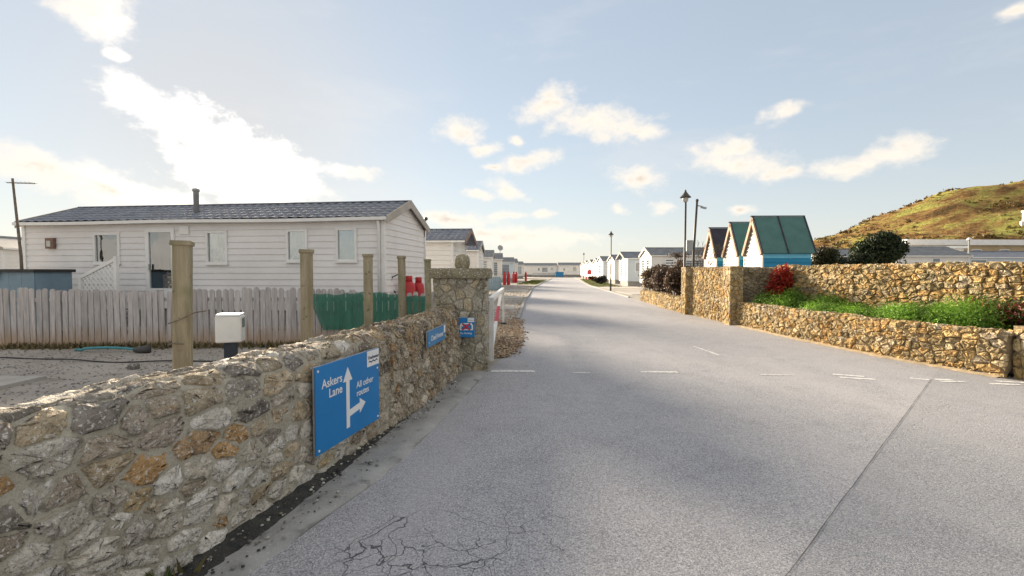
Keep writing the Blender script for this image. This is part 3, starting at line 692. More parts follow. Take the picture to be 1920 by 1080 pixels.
# left rubble wall (two qualities of laying: big rounded stones near the camera end, small rough stones beyond the sign)
wall_l = empty('rubble_wall', (0, 0, 0), 0, 'long grey rubble stone wall carrying the large blue direction sign', 'stone wall')
pth = [(wallx(.2), .2), (wallx(5), 5), (wallx(6.75), 6.75)]
fn, U, Vv, _ = wall_map(pth, .90, .40, .13, 1, .03, .03, 1)
U1 = 4.15
stone_wall(wall_l, fn, U, Vv, .01, .01, 0, 0, col_left, M['stone'], M['mortar'], 1, maxn=0) if False else None
def lefthalf(fn, a):
    return lambda u, v: fn(u + a, v)
stone_wall(wall_l, fn, U1, Vv, .195, .10, .0095, .016, col_left, M['stone'], M['mortar'], 29, it=2, maxn=215, rough=.012, coregap=-.005, smooth=True)
stone_wall(wall_l, lefthalf(fn, U1), U - U1, Vv, .105, .09, .007, .022, lambda rg, u, v: col_left(rg, u + 5, v), M['stone'], M['mortar'], 22, it=1, maxn=85, rough=.018, coregap=-.002)

# gate pillar
pil = empty('gate_pillar', (-1.10, 6.65, 0), R(2), 'square mossy stone gate pillar with slab cap at the end of the rubble wall', 'gate pillar')
MOSS = [(.40, .37, .30), (.34, .32, .26), (.44, .41, .35), (.30, .28, .21), (.46, .39, .27)]
def face(o, ud, n):
    o = Vector(o); ud = Vector(ud); n = Vector(n); return lambda u, v: (o + ud * u + Vector((0, 0, v)), n)
PW = .74
for (o, ud, n, sd_) in [((0, 0, 0), (1, 0, 0), (0, -1, 0), 31), ((PW, 0, 0), (0, 1, 0), (1, 0, 0), 32), ((PW, PW, 0), (-1, 0, 0), (0, 1, 0), 33), ((0, PW, 0), (0, -1, 0), (-1, 0, 0), 34)]:
    stone_wall(pil, face(o, ud, n), PW, 1.34, .17, .13, .008, .014, lambda rg, u, v: pick(rg, MOSS), M['stone'], M['mortar'], sd_, it=1, rough=.008, core=False)
b = MB().box(.012, PW - .012, .012, PW - .012, -.05, 1.36); b.build('mortar', M['mortar'], pil)
def rocky(name, c, s, mat, parent, seed, sub=3, amp=.12, col=(.3, .28, .24), flat=1):
    import bmesh
    bm = bmesh.new(); bmesh.ops.create_cube(bm, size=1); bmesh.ops.subdivide_edges(bm, edges=bm.edges, cuts=sub, use_grid_fill=True)
    V = []
    for v in bm.verts:
        p = v.co.copy(); q = p.normalized() * .62; p = p.lerp(q, flat); p = Vector((p.x * s[0], p.y * s[1], p.z * s[2]))
        nz_ = mnoise.noise(Vector((p.x * 6 + seed, p.y * 6, p.z * 6))) * amp + mnoise.noise(Vector((p.x * 18 + seed, p.y * 18, p.z * 18))) * amp * .4
        V.append(p * (1 + nz_) + Vector(c))
    F = [tuple(v.index for v in f.verts) for f in bm.faces]; bm.free()
    return mesh_obj(name, V, F, mat, parent, [col] * len(V), True)
rocky('cap_slab', (PW / 2, PW / 2, 1.415), (.86, .86, .15), M['stone'], pil, 4, 7, .06, (.26, .235, .16), .10)
rocky('finial_stone', (PW * .50, PW * .45, 1.575), (.20, .20, .22), M['stone'], pil, 9, 5, .05, (.30, .27, .18), .72)

# right-hand ochre walls
OCH = [(.62, .47, .25), (.55, .43, .23), (.66, .54, .33), (.47, .37, .21), (.57, .48, .34), (.66, .47, .21), (.60, .39, .16)]
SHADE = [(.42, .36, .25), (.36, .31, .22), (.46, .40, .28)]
def col_r(rg, u, v): return pick(rg, OCH)
pw = empty('planter_wall', (0, 0, 0), 0, 'low curving ochre stone wall holding the bed of green groundcover', 'stone wall')
fn, U, Vv, _ = wall_map([(5.98, 12.45), (6.06, 9.8), (6.30, 7.6), (6.66, 6.30)], .60, .30, .05, 1, .02, .025, 2)
stone_wall(pw, fn, U, Vv, .15, .085, .006, .022, col_r, M['stone_ochre'], M['mortar_ochre'], 41, rough=.018, coregap=.006)
bw = empty('garden_wall', (0, 0, 0), 0, 'tall ochre stone wall behind the green groundcover and red bush', 'stone wall')
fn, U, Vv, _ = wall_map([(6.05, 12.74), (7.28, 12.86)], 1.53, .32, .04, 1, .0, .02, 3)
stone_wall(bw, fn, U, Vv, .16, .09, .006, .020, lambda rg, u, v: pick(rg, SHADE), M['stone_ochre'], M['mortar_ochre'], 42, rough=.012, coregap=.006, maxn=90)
fn, U, Vv, _ = wall_map([(7.22, 12.95), (7.55, 10.4), (8.05, 7.9), (8.7, 5.4)], 1.56, .34, .05, 1, .0, .03, 4)
stone_wall(bw, fn, U, Vv, .175, .085, .006, .026, col_r, M['stone_ochre'], M['mortar_ochre'], 43, rough=.020, coregap=.008, maxn=210)
aw = empty('roadside_wall', (0, 0, 0), 0, 'tall ochre stone wall panel between two piers beside the lamp post', 'stone wall')
fn, U, Vv, _ = wall_map([(5.94, 15.75), (6.02, 12.85)], 1.54, .30, .04, 1, .0, .02, 5)
stone_wall(aw, fn, U, Vv, .15, .09, .006, .020, col_r, M['stone_ochre'], M['mortar_ochre'], 44, rough=.016, coregap=.008, maxn=180)
def pier(parent, x0, y0, w, d, h, seed, cols=OCH):
    p = empty('pier', (x0, y0, 0)); p.parent = parent
    for (o, ud, n, L) in [((0, 0, 0), (1, 0, 0), (0, -1, 0), w), ((0, d, 0), (0, -1, 0), (-1, 0, 0), d), ((w, 0, 0), (0, 1, 0), (1, 0, 0), d), ((w, d, 0), (-1, 0, 0), (0, 1, 0), w)]:
        stone_wall(p, face(o, ud, n), L, h, .17, .12, .008, .016, lambda rg, u, v: pick(rg, cols), M['stone_ochre'], M['mortar_ochre'], seed + int(L * 10), core=False, rough=.008)
    MB().box(.004, w - .004, .004, d - .004, -.05, h - .01).build('mortar', M['mortar_ochre'], p)
    mesh_obj('pier_cap', *(lambda b: (b.V, b.F))(MB().box(-.015, w + .015, -.015, d + .015, h - .012, h + .05)), M['stone_ochre'], p, [(.42, .33, .2)] * 8)
    return p
pier(aw, 5.80, 12.46, .32, .40, 1.53, 50); pier(aw, 5.78, 15.62, .32, .36, 1.53, 60)
ep = empty('end_pier_wall', (0, 0, 0), 0, 'squat ochre stone pier ending the low planter wall', 'stone pier')
q = pier(ep, 6.79, 5.90, .36, .40, .66, 70)
hw = empty('hedge_wall', (0, 0, 0), 0, 'low ochre stone wall in front of the brown hedge', 'stone wall')
fn, U, Vv, _ = wall_map([(6.42, 23.4), (6.15, 20.5), (5.93, 18.0), (5.88, 16.0)], .50, .30, .08, 1, .02, .05, 6)
stone_wall(hw, fn, U, Vv, .19, .10, .007, .024, col_r, M['stone_ochre'], M['mortar_ochre'], 45, rough=.014, coregap=.006, maxn=260)
V = []; F = []
ed = [(5.98, 12.45), (6.06, 9.8), (6.30, 7.6), (6.66, 6.30)]; n_e = 60
for i in range(n_e + 1):
    y = 12.45 + (6.30 - 12.45) * i / n_e; x = interp(sorted(ed, key=lambda p: p[1]), y); V += [(x + .05, y, .04), (x - .03, y, .03), (x - .10 - rs.uniform(0, .06), y, .0075)]
for i in range(n_e):
    for k in range(2): F.append((i*3+k, i*3+k+1, (i+1)*3+k+1, (i+1)*3+k))
tag(fix_up(mesh_obj('sandy_edge', V, F, M['slab_sand'])), kind='structure')
# bed soil between the planter wall and the garden wall
tag(mesh_obj('planting_bed', [(6.2, 12.8, .5), (7.4, 12.85, .5), (7.6, 10.4, .5), (8.1, 7.9, .5), (8.75, 5.4, .5), (7.0, 5.9, .5), (6.85, 6.3, .5), (6.5, 7.6, .5), (6.25, 9.8, .5)], [(8, 7, 6, 5, 4, 3, 2, 1, 0)], M['soil']), kind='structure')
fix_up(bpy.data.objects['planting_bed'])

# ------------------------------------------------------------------ caravans
def tile_roof(name, x0, x1, y0, z0, y1, z1, mat, parent, rows=6, per=.24, amp=.026):
    n = max(8, int((x1 - x0) / per * 4)); V = []; F = []; d = Vector((0, y1 - y0, z1 - z0)); nrm = Vector((0, -(z1 - z0), (y1 - y0))).normalized()
    if nrm.z < 0: nrm = -nrm
    rr = []
    for r in range(rows): rr += [(r / rows, .026), ((r + 1) / rows - .004, .004)]
    for t, st in rr:
        for i in range(n + 1):
            x = x0 + (x1 - x0) * i / n; h = amp * (abs(math.sin(math.pi * (x - x0) / per)) ** 1.5) + st
            p = Vector((x, y0, z0)) + d * t + nrm * h; V.append(p)
    for j in range(len(rr) - 1):
        for i in range(n): F.append((j*(n+1)+i, j*(n+1)+i+1, (j+1)*(n+1)+i+1, (j+1)*(n+1)+i))
    return mesh_obj(name, V, F, mat, parent)
def caravan(name, loc, rz, L, Wd, label, eave=2.70, ridge=3.30, floor=.5, clad='cladding2', roofm='roof_tile', front=(), door=None, gable0=(), gable1=(), detail=1,
            over0=.12, over1=.12, barge='beige_trim', group=None, pitch=.15, cat='caravan', roofdet=True):
    t = empty(name, loc, rz, label, cat, group); ins = .09; yc = Wd / 2; sl = (ridge - eave) / yc
    def house(x0, x1, m, z0): return [(m, z0), (Wd - m, z0), (Wd - m, eave - .02), (yc, ridge - .05), (m, eave - .02)]
    i_ = ins if detail == 2 else .0
    fix_normals(MB().prism(house(0, L, i_, floor - .05), 'x', i_, L - i_).build('wall', M['core'] if detail == 2 else M[clad], t))
    MB().box(.06, L - .06, .06, Wd - .06, 0, floor).build('skirting', M['skirt'], t)
    # ---- cladding boards
    opens = [(a, b, c, d) for a, b, c, d in front] + ([door] if door else [])
    th = .024 if detail == 2 else .04
    if detail == 1: pitch = max(pitch, .2)
    nrow = int((eave - .04 - floor) / pitch) + 1
    joined = MB()
    def seg_front(x0, x1, z0, z1, y, s):
        b = MB() if detail == 2 else joined
        # wedge board: thick lower edge
        V = [(x0, y, z0), (x1, y, z0), (x1, y - s * th, z0), (x0, y - s * th, z0), (x0, y, z1), (x1, y, z1), (x1, y - s * .004, z1), (x0, y - s * .004, z1)]
        b.add(V, [(0,1,2,3),(7,6,5,4),(3,2,6,7),(0,4,5,1),(0,3,7,4),(1,5,6,2)])
        if detail == 2: fix_normals(b.build('clapboard', M[clad], t))
    for r in range(nrow):
        z0 = floor + r * pitch; z1 = min(z0 + pitch + .004, eave - .03)
        cuts = sorted((a, b) for a, b, c, d in opens if detail == 2 and d > z0 + .01 and c < z1 - .01) ; x = .0
        for a, b_ in cuts + [(L, L)]:
            if a - x > .02: seg_front(x, a, z0, z1, 0, 1)
            x = max(x, b_)
        for a, b_, c, d in opens if detail == 2 else ():
            if z0 + .012 < c < z1 - .01: seg_front(a, b_, z0, c, 0, 1)
            if z0 + .01 < d < z1 - .012: seg_front(a, b_, d, z1, 0, 1)
        if detail == 1: seg_front(0, L, z0, z1, Wd, -1)
    nrow2 = int((ridge - floor) / pitch) + 1
    for gx, s in ((0, -1), (L, 1)):
        for r in range(nrow2):
            z0 = floor + r * pitch; z1 = z0 + pitch + .004
            m = max(0, (z0 + .05 - eave) / sl); m1 = min(yc - .004, max(0, (z1 + .05 - eave) / sl))
            if m > yc - .08: continue
            y0, y1, y2, y3 = m, Wd - m, m1, Wd - m1; b = MB() if detail == 2 and gx == L else joined
            V = [(gx, y0, z0), (gx, y1, z0), (gx + s * th, y1, z0), (gx + s * th, y0, z0), (gx, y2, z1), (gx, y3, z1), (gx + s * .004, y3, z1), (gx + s * .004, y2, z1)]
            b.add(V, [(0,1,2,3),(7,6,5,4),(3,2,6,7),(0,4,5,1),(0,3,7,4),(1,5,6,2)])
            if detail == 2 and gx == L: fix_normals(b.build('clapboard', M[clad], t))
    if joined.V: fix_normals(joined.build('cladding', M[clad], t))
    if detail == 2: MB().box(.02, L - .02, Wd - ins, Wd - .01, floor, eave - .03).build('rear_wall', M[clad], t)
    # ---- roof
    ov = .10; e0 = eave - ov * sl
    if roofdet:
        tile_roof('roof_tiles', -over0, L + over1, -ov, e0, yc, ridge, M[roofm], t); tile_roof('roof_tiles', -over0, L + over1, Wd + ov, e0, yc, ridge, M[roofm], t)
    fix_normals(MB().prism([(-ov, e0 - .035), (-ov, e0), (yc, ridge), (Wd + ov, e0), (Wd + ov, e0 - .035), (yc, ridge - .05)], 'x', -over0 + .005, L + over1 - .005).build('roof', M[roofm], t))
    MB().box(-over0, L + over1, yc - .08, yc + .08, ridge + .012, ridge + .04).build('ridge_cap', M[roofm], t)
    for gx, o in ((-over0, -1), (L + over1, 1)):
        b = MB(); hh = .17
        xs = (gx, gx + o * .03)
        b.prism([(-ov - .02, e0 - hh * .8), (-ov - .02, e0 + .045), (yc, ridge + .055), (Wd + ov + .02, e0 + .045), (Wd + ov + .02, e0 - hh * .8), (yc, ridge - hh * .9)], 'x', min(xs), max(xs))
        fix_normals(b.build('bargeboard', M[barge], t))
    # ---- gutters, corner trims
    g = MB(); nseg = 24 if detail == 2 else 1
    for k in range(nseg):
        xa, xb = -over0 + (L + over0 + over1) * k / nseg, -over0 + (L + over0 + over1) * (k + 1) / nseg
        za = -.010 * math.sin(xa * 1.1) if detail == 2 else 0; zb = -.010 * math.sin(xb * 1.1) if detail == 2 else 0
        g.bar((xa, -ov - .05, e0 - .03 + za), (xb, -ov - .05, e0 - .03 + zb), .09, .075)
    g.build('gutter', M['white_trim'], t)
    for cx, cy in ((0, 0), (L, 0), (L, Wd), (0, Wd)):
        MB().box(cx - .045, cx + .045, cy - .045, cy + .045, floor - .02, eave - .05).build('corner_trim', M['white_trim'], t)
    # ---- windows
    def window(x0, x1, z0, z1, wall='front', s=1):
        w = empty('window', (0, 0, 0)); w.parent = t
        fw = .055
        def bx(a, b, y0, y1, c, d):
            if wall == 'front': return (a, b, y0, y1, c, d)
            gx = 0 if s < 0 else L
            return (gx + s * (-y1), gx + s * (-y0), a, b, c, d) if s > 0 else (gx + y0, gx + y1, a, b, c, d)
        f = MB(); yf0, yf1 = -.05, .05
        f.box(*bx(x0, x0 + fw, yf0, yf1, z0, z1)).box(*bx(x1 - fw, x1, yf0, yf1, z0, z1)).box(*bx(x0 + fw, x1 - fw, yf0, yf1, z0, z0 + fw)).box(*bx(x0 + fw, x1 - fw, yf0, yf1, z1 - fw, z1))
        f.build('window_frame', M['white_trim'], w)
        MB().box(*bx(x0 - .02, x1 + .02, -.075, -.05, z0 - .03, z0 + .01)).build('sill', M['white_trim'], w)
        if detail == 2 and wall == 'front':
            MB().box(x0 + fw, x1 - fw, -.012, -.006, z0 + fw, z1 - fw).build('pane', M['glass'], w)
            c = MB(); n = 18; rr = random.Random(int(x0 * 100)); kind = rr.random()
            V = []; F = []
            for i in range(n + 1):
                u = i / n; x = x0 + fw + (x1 - x0 - 2 * fw) * u; y = .04 + .014 * math.sin(u * 22 + kind * 9)
                bot = z0 + fw + (0 if kind < .5 else (z1 - z0) * .55 * abs(2 * u - 1) ** -0.0 * max(0, 1 - abs(2 * u - 1) * 1.6))
                V += [(x, y, bot), (x, y, z1 - fw)]
            F = [(2*i, 2*i+2, 2*i+3, 2*i+1) for i in range(n)]
            mesh_obj('curtain', V, F, M['curtain'], w)
        else:
            MB().box(*bx(x0 + fw, x1 - fw, -.035, .0, z0 + fw, z1 - fw)).build('pane', M['glass_dark'], w)
        return w
    for a in front: window(*a)
    for a in gable0: window(*a, wall='gable', s=-1)
    for a in gable1: window(*a, wall='gable', s=1)
    if door:
        x0, x1, z0, z1 = door; d = empty('door', (0, 0, 0)); d.parent = t; fw = .09
        f = MB(); f.box(x0, x0 + fw, -.05, .05, z0, z1).box(x1 - fw, x1, -.05, .05, z0, z1).box(x0 + fw, x1 - fw, -.05, .05, z1 - fw, z1).box(x0 + fw, x1 - fw, -.045, .02, z0, z0 + (.5 if detail == 2 else 1.0))
        f.build('door_frame', M['white_trim'], d)
        MB().box(x0 + fw, x1 - fw, -.02, -.01, z0 + .3, z1 - fw).build('pane', M['glass'] if detail == 2 else M['glass_dark'], d)
        MB().box(x0 + fw + .02, x0 + fw + .05, -.09, -.05, z0 + .95, z0 + 1.1).build('handle', M['grey_metal'], d)
    return t
# caravan 1: the long white one behind the picket fence
c1 = caravan('caravan', (-12.626, 12.2125, 0), R(-7.2), 9.7, 3.05, 'long white clapboard caravan with lattice steps behind the picket fence', 2.72, 3.27, .5, 'cladding', 'roof_tile',
             front=[(2.04, 2.79, 1.63, 2.41), (5.17, 5.74, 1.62, 2.43), (7.28, 7.82, 1.67, 2.44), (8.54, 9.06, 1.67, 2.46)], door=(3.52, 4.32, .52, 2.50), detail=2, group='caravans along the road')
MB().box(4.47, 4.72, -.05, .0, 2.35, 2.56).build('vent_box', M['white_trim'], c1)
b = MB().box(.71, .94, -.10, -.02, 2.02, 2.29); b.build('wall_lamp', M['brown_trim'], c1); MB().box(.77, .88, -.12, -.10, 2.07, 2.22).build('lamp_lens', M['lamp_glass'], c1)
b = MB().lathe([(.065, 2.85), (.065, 3.50), (.085, 3.52), (.085, 3.57), (.05, 3.59)], 14, (4.37, .62, 0)); b.build('flue', M['grey_metal'], c1, True)
b = MB(); b.tube([(9.62, -.09, .5), (9.62, -.09, 2.5), (9.62, -.12, 2.62)], .035, 8); b.build('downpipe', M['white_trim'], c1, True)
# floodlight on a bracket at the rear eave
b = MB().tube([(9.72, 3.0, 2.45), (9.76, 3.02, 2.98)], .012, 6).tube([(9.76, 3.02, 2.98), (9.80, 2.98, 3.0)], .05, 10); b.build('floodlight', M['dark_metal'], c1, True)
# steps with lattice side
st = empty('entry_steps', (-9.85, 10.72, 0), R(-7.2), 'white lattice-sided steps leading up to the caravan door', 'steps')
for (x, h) in ((0, 1.35), (.92, 1.78)): MB().box(x - .035, x + .035, -.035, .035, 0, h).build('post', M['white_trim'], st)
MB().bar((0, 0, 1.30), (.92, 0, 1.72), .05, .07).build('handrail', M['white_trim'], st); MB().bar((0, 0, .35), (.92, 0, .72), .04, .06).build('lower_rail', M['white_trim'], st)
b = MB()
for i in range(-8, 14):
    x = i * .11
    for s in (1, -1):
        pts = []
        for k in range(41):
            u = k / 40; xx = x + s * u * 1.0 if s > 0 else x + 1.0 - u; zz = .35 + u * 1.3
            if .0 <= xx <= .92 and .35 + xx * .4 < zz < 1.30 + xx * .457: pts.append((xx, .006 * s, zz))
        if len(pts) > 2: b.bar(pts[0], pts[-1], .006, .028)
tag(b.build('lattice', M['white_trim'], st), kind='stuff')
for k in range(3): MB().box(.0 + k * .28, .30 + k * .28, .02, .9, .16 + k * .16, .20 + k * .16).build('tread', M['grey_metal'], st)
# left row, gables towards the road
def left_van(y_front, x_gable, L, label, rz=-3, **kw):
    a = R(rz); o = (x_gable - L * math.cos(a), y_front - L * math.sin(a), 0)
    return caravan('caravan', o, a, L, kw.pop('Wd', 3.1), label, group='caravans along the road', **kw)
left_van(19.3, -2.45, 9, 'grey clad caravan with brown overhanging gable beyond the gate pillar', -4, front=[(5.0, 5.8, 1.4, 2.35)], door=(7.0, 7.75, .5, 2.40), barge='brown_trim', over1=.55, eave=2.72, ridge=3.28)
left_van(27.4, -2.0, 9, 'white caravan with pale blue door panel, third beyond the gate pillar', -2, front=[(7.2, 8.5, .9, 2.45)], eave=2.7, ridge=3.26, clad='cladding2')
left_van(41, -1.75, 8, 'white caravan beside the blue-grey deck, fourth beyond the gate pillar', 0, front=[(6.3, 7.6, .8, 2.4)], roofm='roof_grey', gable1=[(.5, 1.2, 1.2, 2.3)])
left_van(48.2, -1.05, 8, 'white caravan with satellite dish on its roof, fifth beyond the gate pillar', 3, front=[(6.3, 7.6, .8, 2.4)], roofm='roof_grey')
left_van(63.5, .27, 8, 'pale caravan with red gas bottles in front, sixth beyond the gate pillar', 6, front=[(5.6, 7.4, .8, 2.4)], clad='cladding_blue', roofm='roof_grey')
left_van(70.5, .85, 8, 'pale caravan seventh in the row beyond the gate pillar', 8, front=[(6.3, 7.6, .8, 2.4)], roofm='roof_grey')
left_van(92, 2.3, 8, 'small white caravan eighth and last in the row beyond the gate pillar', 10, front=[(6.3, 7.6, .8, 2.4)], roofm='roof_grey')
# right row
def right_van(y_front, x_gable, L, label, rz=0, **kw):
    return caravan('caravan', (x_gable, y_front, 0), R(rz), L, kw.pop('Wd', 3.1), label, group='caravans along the road', **kw)
right_van(36.2, 10.75, 11, 'long white caravan behind the brown hedge beside the beach huts', 0, front=[(2.6, 4.0, 1.3, 2.3), (6, 7, 1.3, 2.3)], gable0=[(.5, 1.3, 1.0, 2.35), (1.8, 2.6, 1.0, 2.35)], roofm='roof_grey', door=(1.0, 1.75, .5, 2.4))
right_van(44.5, 10.95, 8, 'pale blue caravan with dark gable trim next to the hedge', 1, front=[(.7, 2.0, 1.35, 2.3)], gable0=[(.4, 1.1, .9, 2.3), (1.9, 2.7, .9, 2.3)], clad='cladding_blue', barge='dark_metal', over0=.35)
right_van(52.8, 11.55, 8, 'white caravan with grey side window, third from the hedge', 2, front=[(.6, 2.0, 1.0, 2.35)], gable0=[(1.2, 2.1, 1.1, 2.3)])
right_van(58.5, 11.35, 8, 'pale blue-walled caravan fourth from the hedge', 3, front=[(.4, 1.2, 1.0, 2.35)], clad='cladding_blue', roofm='roof_grey', gable0=[(1.0, 2.1, 1.1, 2.3)])
right_van(68, 12.5, 8, 'cream caravan with dark red planter, fifth from the hedge', 4, roofm='roof_grey', gable0=[(.6, 1.3, .9, 2.3), (1.8, 2.5, .9, 2.3)])
right_van(76, 13.0, 8, 'cream caravan sixth from the hedge beyond the red planter', 5, roofm='roof_grey', gable0=[(1.0, 2.1, 1.1, 2.3)])
right_van(84, 13.6, 8, 'white caravan seventh from the hedge near the far end of the road', 6, roofm='roof_grey', gable0=[(1.0, 2.1, 1.1, 2.3)])
right_van(98, 15.2, 8, 'white caravan last in the row by the far lamp', 7, roofm='roof_grey', gable0=[(1.0, 2.1, 1.1, 2.3)])
# across the far end
caravan('caravan', (2.6, 113, 0), R(-1), 8.4, 3.4, 'long white caravan closing the far end of the road behind a rail', 2.75, 3.35, .6, 'cladding2', 'roof_grey', front=[(3.6, 4.1, 1.5, 2.2), (4.6, 6.0, 1.2, 2.3)], door=(6.6, 7.3, .6, 2.4), group='caravans across the far end', roofdet=False, pitch=.3)
caravan('caravan', (11.1, 112, 0), R(1), 8.6, 3.4, 'white caravan beside the blue bin at the far end of the road', 2.85, 3.45, .6, 'cladding2', 'roof_grey', front=[(1.1, 1.6, 1.5, 2.2), (3.4, 4.3, 1.4, 2.4)], group='caravans across the far end', roofdet=False, pitch=.3)
# two beyond the storage chest on the left
caravan('caravan', (-28.6, 22.5, 0), R(90 - 70), 4.0, 8.0, 'white caravan with dark-edged gable beyond the blue storage chest', 2.6, 3.25, .5, 'cladding2', 'roof_grey', roofdet=False) if False else None
vb = caravan('caravan', (-25.1, 23.2, 0), R(92), 9.0, 3.4, 'white caravan gable with dark roof edge beyond the storage chest', 2.62, 3.25, .5, 'cladding2', 'roof_grey', roofdet=False, group='caravans behind the storage chest')
caravan('caravan', (-33, 29, 0), R(-4), 9.0, 3.1, 'small grey roofed caravan seen past the aerial pole', 2.6, 3.1, .5, 'cladding2', 'roof_grey', front=[(6.2, 7.2, 1.2, 2.2)], roofdet=False, group='caravans behind the storage chest')

# holiday buildings at the foot of the hill
def flat_block(name, loc, rz, L, Wd, H, label, wallm, roofm, nwin, cat='building', z0w=.9, z1w=2.0, rt=.28):
    t = empty(name, loc, rz, label, cat)
    MB().box(0, L, 0, Wd, -1.5, H).build('wall', M[wallm], t); MB().box(-.3, L + .3, -.4, Wd + .3, H, H + rt).build('roof', M[roofm], t)
    for i in range(nwin):
        x = L * (i + .5) / nwin; w = empty('window', (x, 0, 0)); w.parent = t
        MB().box(-.75, .75, -.05, .02, z0w, z1w).build('window_frame', M['white_trim'], w); MB().box(-.66, .66, -.07, -.03, z0w + .09, z1w - .09).build('pane', M['glass_dark'], w)
    return t
caravan('caravan', (24.2, 29.5, 0), R(2), 4.6, 3.4, 'white lodge with pale hipped roof beside the round tree', 2.45, 3.05, .4, 'cladding2', 'roof_grey', front=[(2.2, 2.75, 1.2, 2.3)], cat='lodge')
lp = empty('thin_pole', (30.3, 31.2, 0), 0, 'thin pale pole in front of the lodges below the hill', 'pole'); MB().tube([(0, 0, -.1), (0, 0, 3.5)], [.06, .04], 8).build('shaft', M['grey_metal'], lp, True); MB().lathe([(.14, 3.5), (.14, 3.56), (.04, 3.66)], 10).build('lamp_head', M['white_trim'], lp)
caravan('caravan', (39.5, 42, 0), R(2), 24, 4.5, 'long white lodge with blue-grey roof below the hillside', 2.7, 3.3, .4, 'cladding_blue', 'roof_tile', front=[(1.5, 3, 1.5, 2.5), (4.6, 5.2, 1.9, 2.4), (7.5, 9.6, 1.5, 2.5), (12.5, 13, 2.0, 2.4), (15, 17.5, 1.5, 2.5), (19.5, 22, 1.3, 2.5)], cat='lodge', roofdet=False)
caravan('caravan', (21.4, 33, 0), R(-2), 7, 3.2, 'grey roofed lodge partly hidden by the clipped shrubs', 2.5, 3.05, .4, 'cladding_blue', 'roof_grey', cat='lodge', roofdet=False)
flat_block('terrace_block', (57, 68, 2.0), R(3), 60, 8, 3.2, 'long low white-roofed tan terrace block on the hillside foot', 'ochre_render', 'white_trim', 14, rt=.8, z0w=1.6, z1w=2.6)
flat_block('terrace_block', (47, 57, 1.6), R(2), 8, 6, 2.6, 'short white flat-roofed block below the tan terrace', 'cladding2', 'white_trim', 5)
def chim():
    t = empty('hillside_marker', (130.5, 120, hill_z(130.5, 120)), 0, 'white post standing alone on the hillside', 'marker post')
    MB().box(-.35, .35, -.35, .35, -.5, 3.2).build('shaft', M['white_trim'], t); MB().box(-.5, .5, -.5, .5, 3.2, 3.6).build('cap', M['white_trim'], t); MB().box(-1.0, -.35, -.25, .25, -.5, .9).build('buttress', M['white_trim'], t)
chim()

# ------------------------------------------------------------------ picket fence and netting
fence = empty('picket_fence', (-10.9, 8.85, 0), math.atan2(.42, 9.4), 'weathered grey picket fence in front of the long white caravan', 'fence')
b = MB(); hw_, ph = .048, 1.12
prof = [(-hw_, 0), (hw_, 0), (hw_, ph - .045), (hw_ * .7, ph - .012), (0, ph), (-hw_ * .7, ph - .012), (-hw_, ph - .045)]
picks = []
for k, (dw, dh) in enumerate(((1, 0), (.92, -.02), (1.06, .012))):
    pb = MB().prism([(x * dw, z + (dh if z > .5 else 0)) for x, z in prof], 'y', 0, .02); picks.append(pb)
x = 0; rp = random.Random(8); first = [None] * 3; ix = 0
while x < 9.55:
    k = rp.randrange(3)
    if first[k] is None:
        o = fix_normals(picks[k].build('picket', M['picket'], fence)); first[k] = o
    else:
        o = first[k].copy(); o.name = 'picket'; COL.objects.link(o); o.parent = fence
    sag = .02 * math.sin(x * 1.3) - (.05 if x > 7.6 else 0)
    o.location = (x, rp.uniform(-.004, .004), sag - .02 + rp.uniform(-.012, .012)); o.rotation_euler = (rp.uniform(-.015, .015), rp.gauss(0, .010), rp.uniform(-.06, .06))
    x += .117 + rp.uniform(-.004, .006)
for z in (.30, .86): MB().box(-.1, 9.6, .024, .06, z, z + .07).build('rail', M['picket'], fence)
for i in range(6): MB().box(.3 + i * 1.85, .39 + i * 1.85, .062, .15, -.1, 1.08).build('post', M['picket'], fence)
# green netting tied over part of it
V = []; F = []; NU, NV = 64, 10; rn = random.Random(3)
for i in range(NU + 1):
    u = i / NU
    for j in range(NV + 1):
        v = j / NV; x = 6.98 + u * 2.25 + (1 - u) ** 6 * (.28 * (1 - v) ** 1.2 - .03); x += .0
        top = 1.05 - .03 * math.sin(u * 9) - .05 * u - .03 * abs(math.sin(u * 21)); z = .30 + (top - .30) * v
        y = -.03 - .012 * math.sin(x * 2 * math.pi / .117) - .05 * (1 - v) * abs(math.sin(u * 13)) - (.05 if u < .06 else 0)
        V.append((x, y, z))
for i in range(NU):
    for j in range(NV): F.append((i*(NV+1)+j, (i+1)*(NV+1)+j, (i+1)*(NV+1)+j+1, i*(NV+1)+j+1))
n = mesh_obj('shade_netting', V, F, M['net'], None, None, True, (-10.9, 8.85, 0), math.atan2(.42, 9.4)); tag(n, 'dark green netting draped over the end of the picket fence', 'netting')

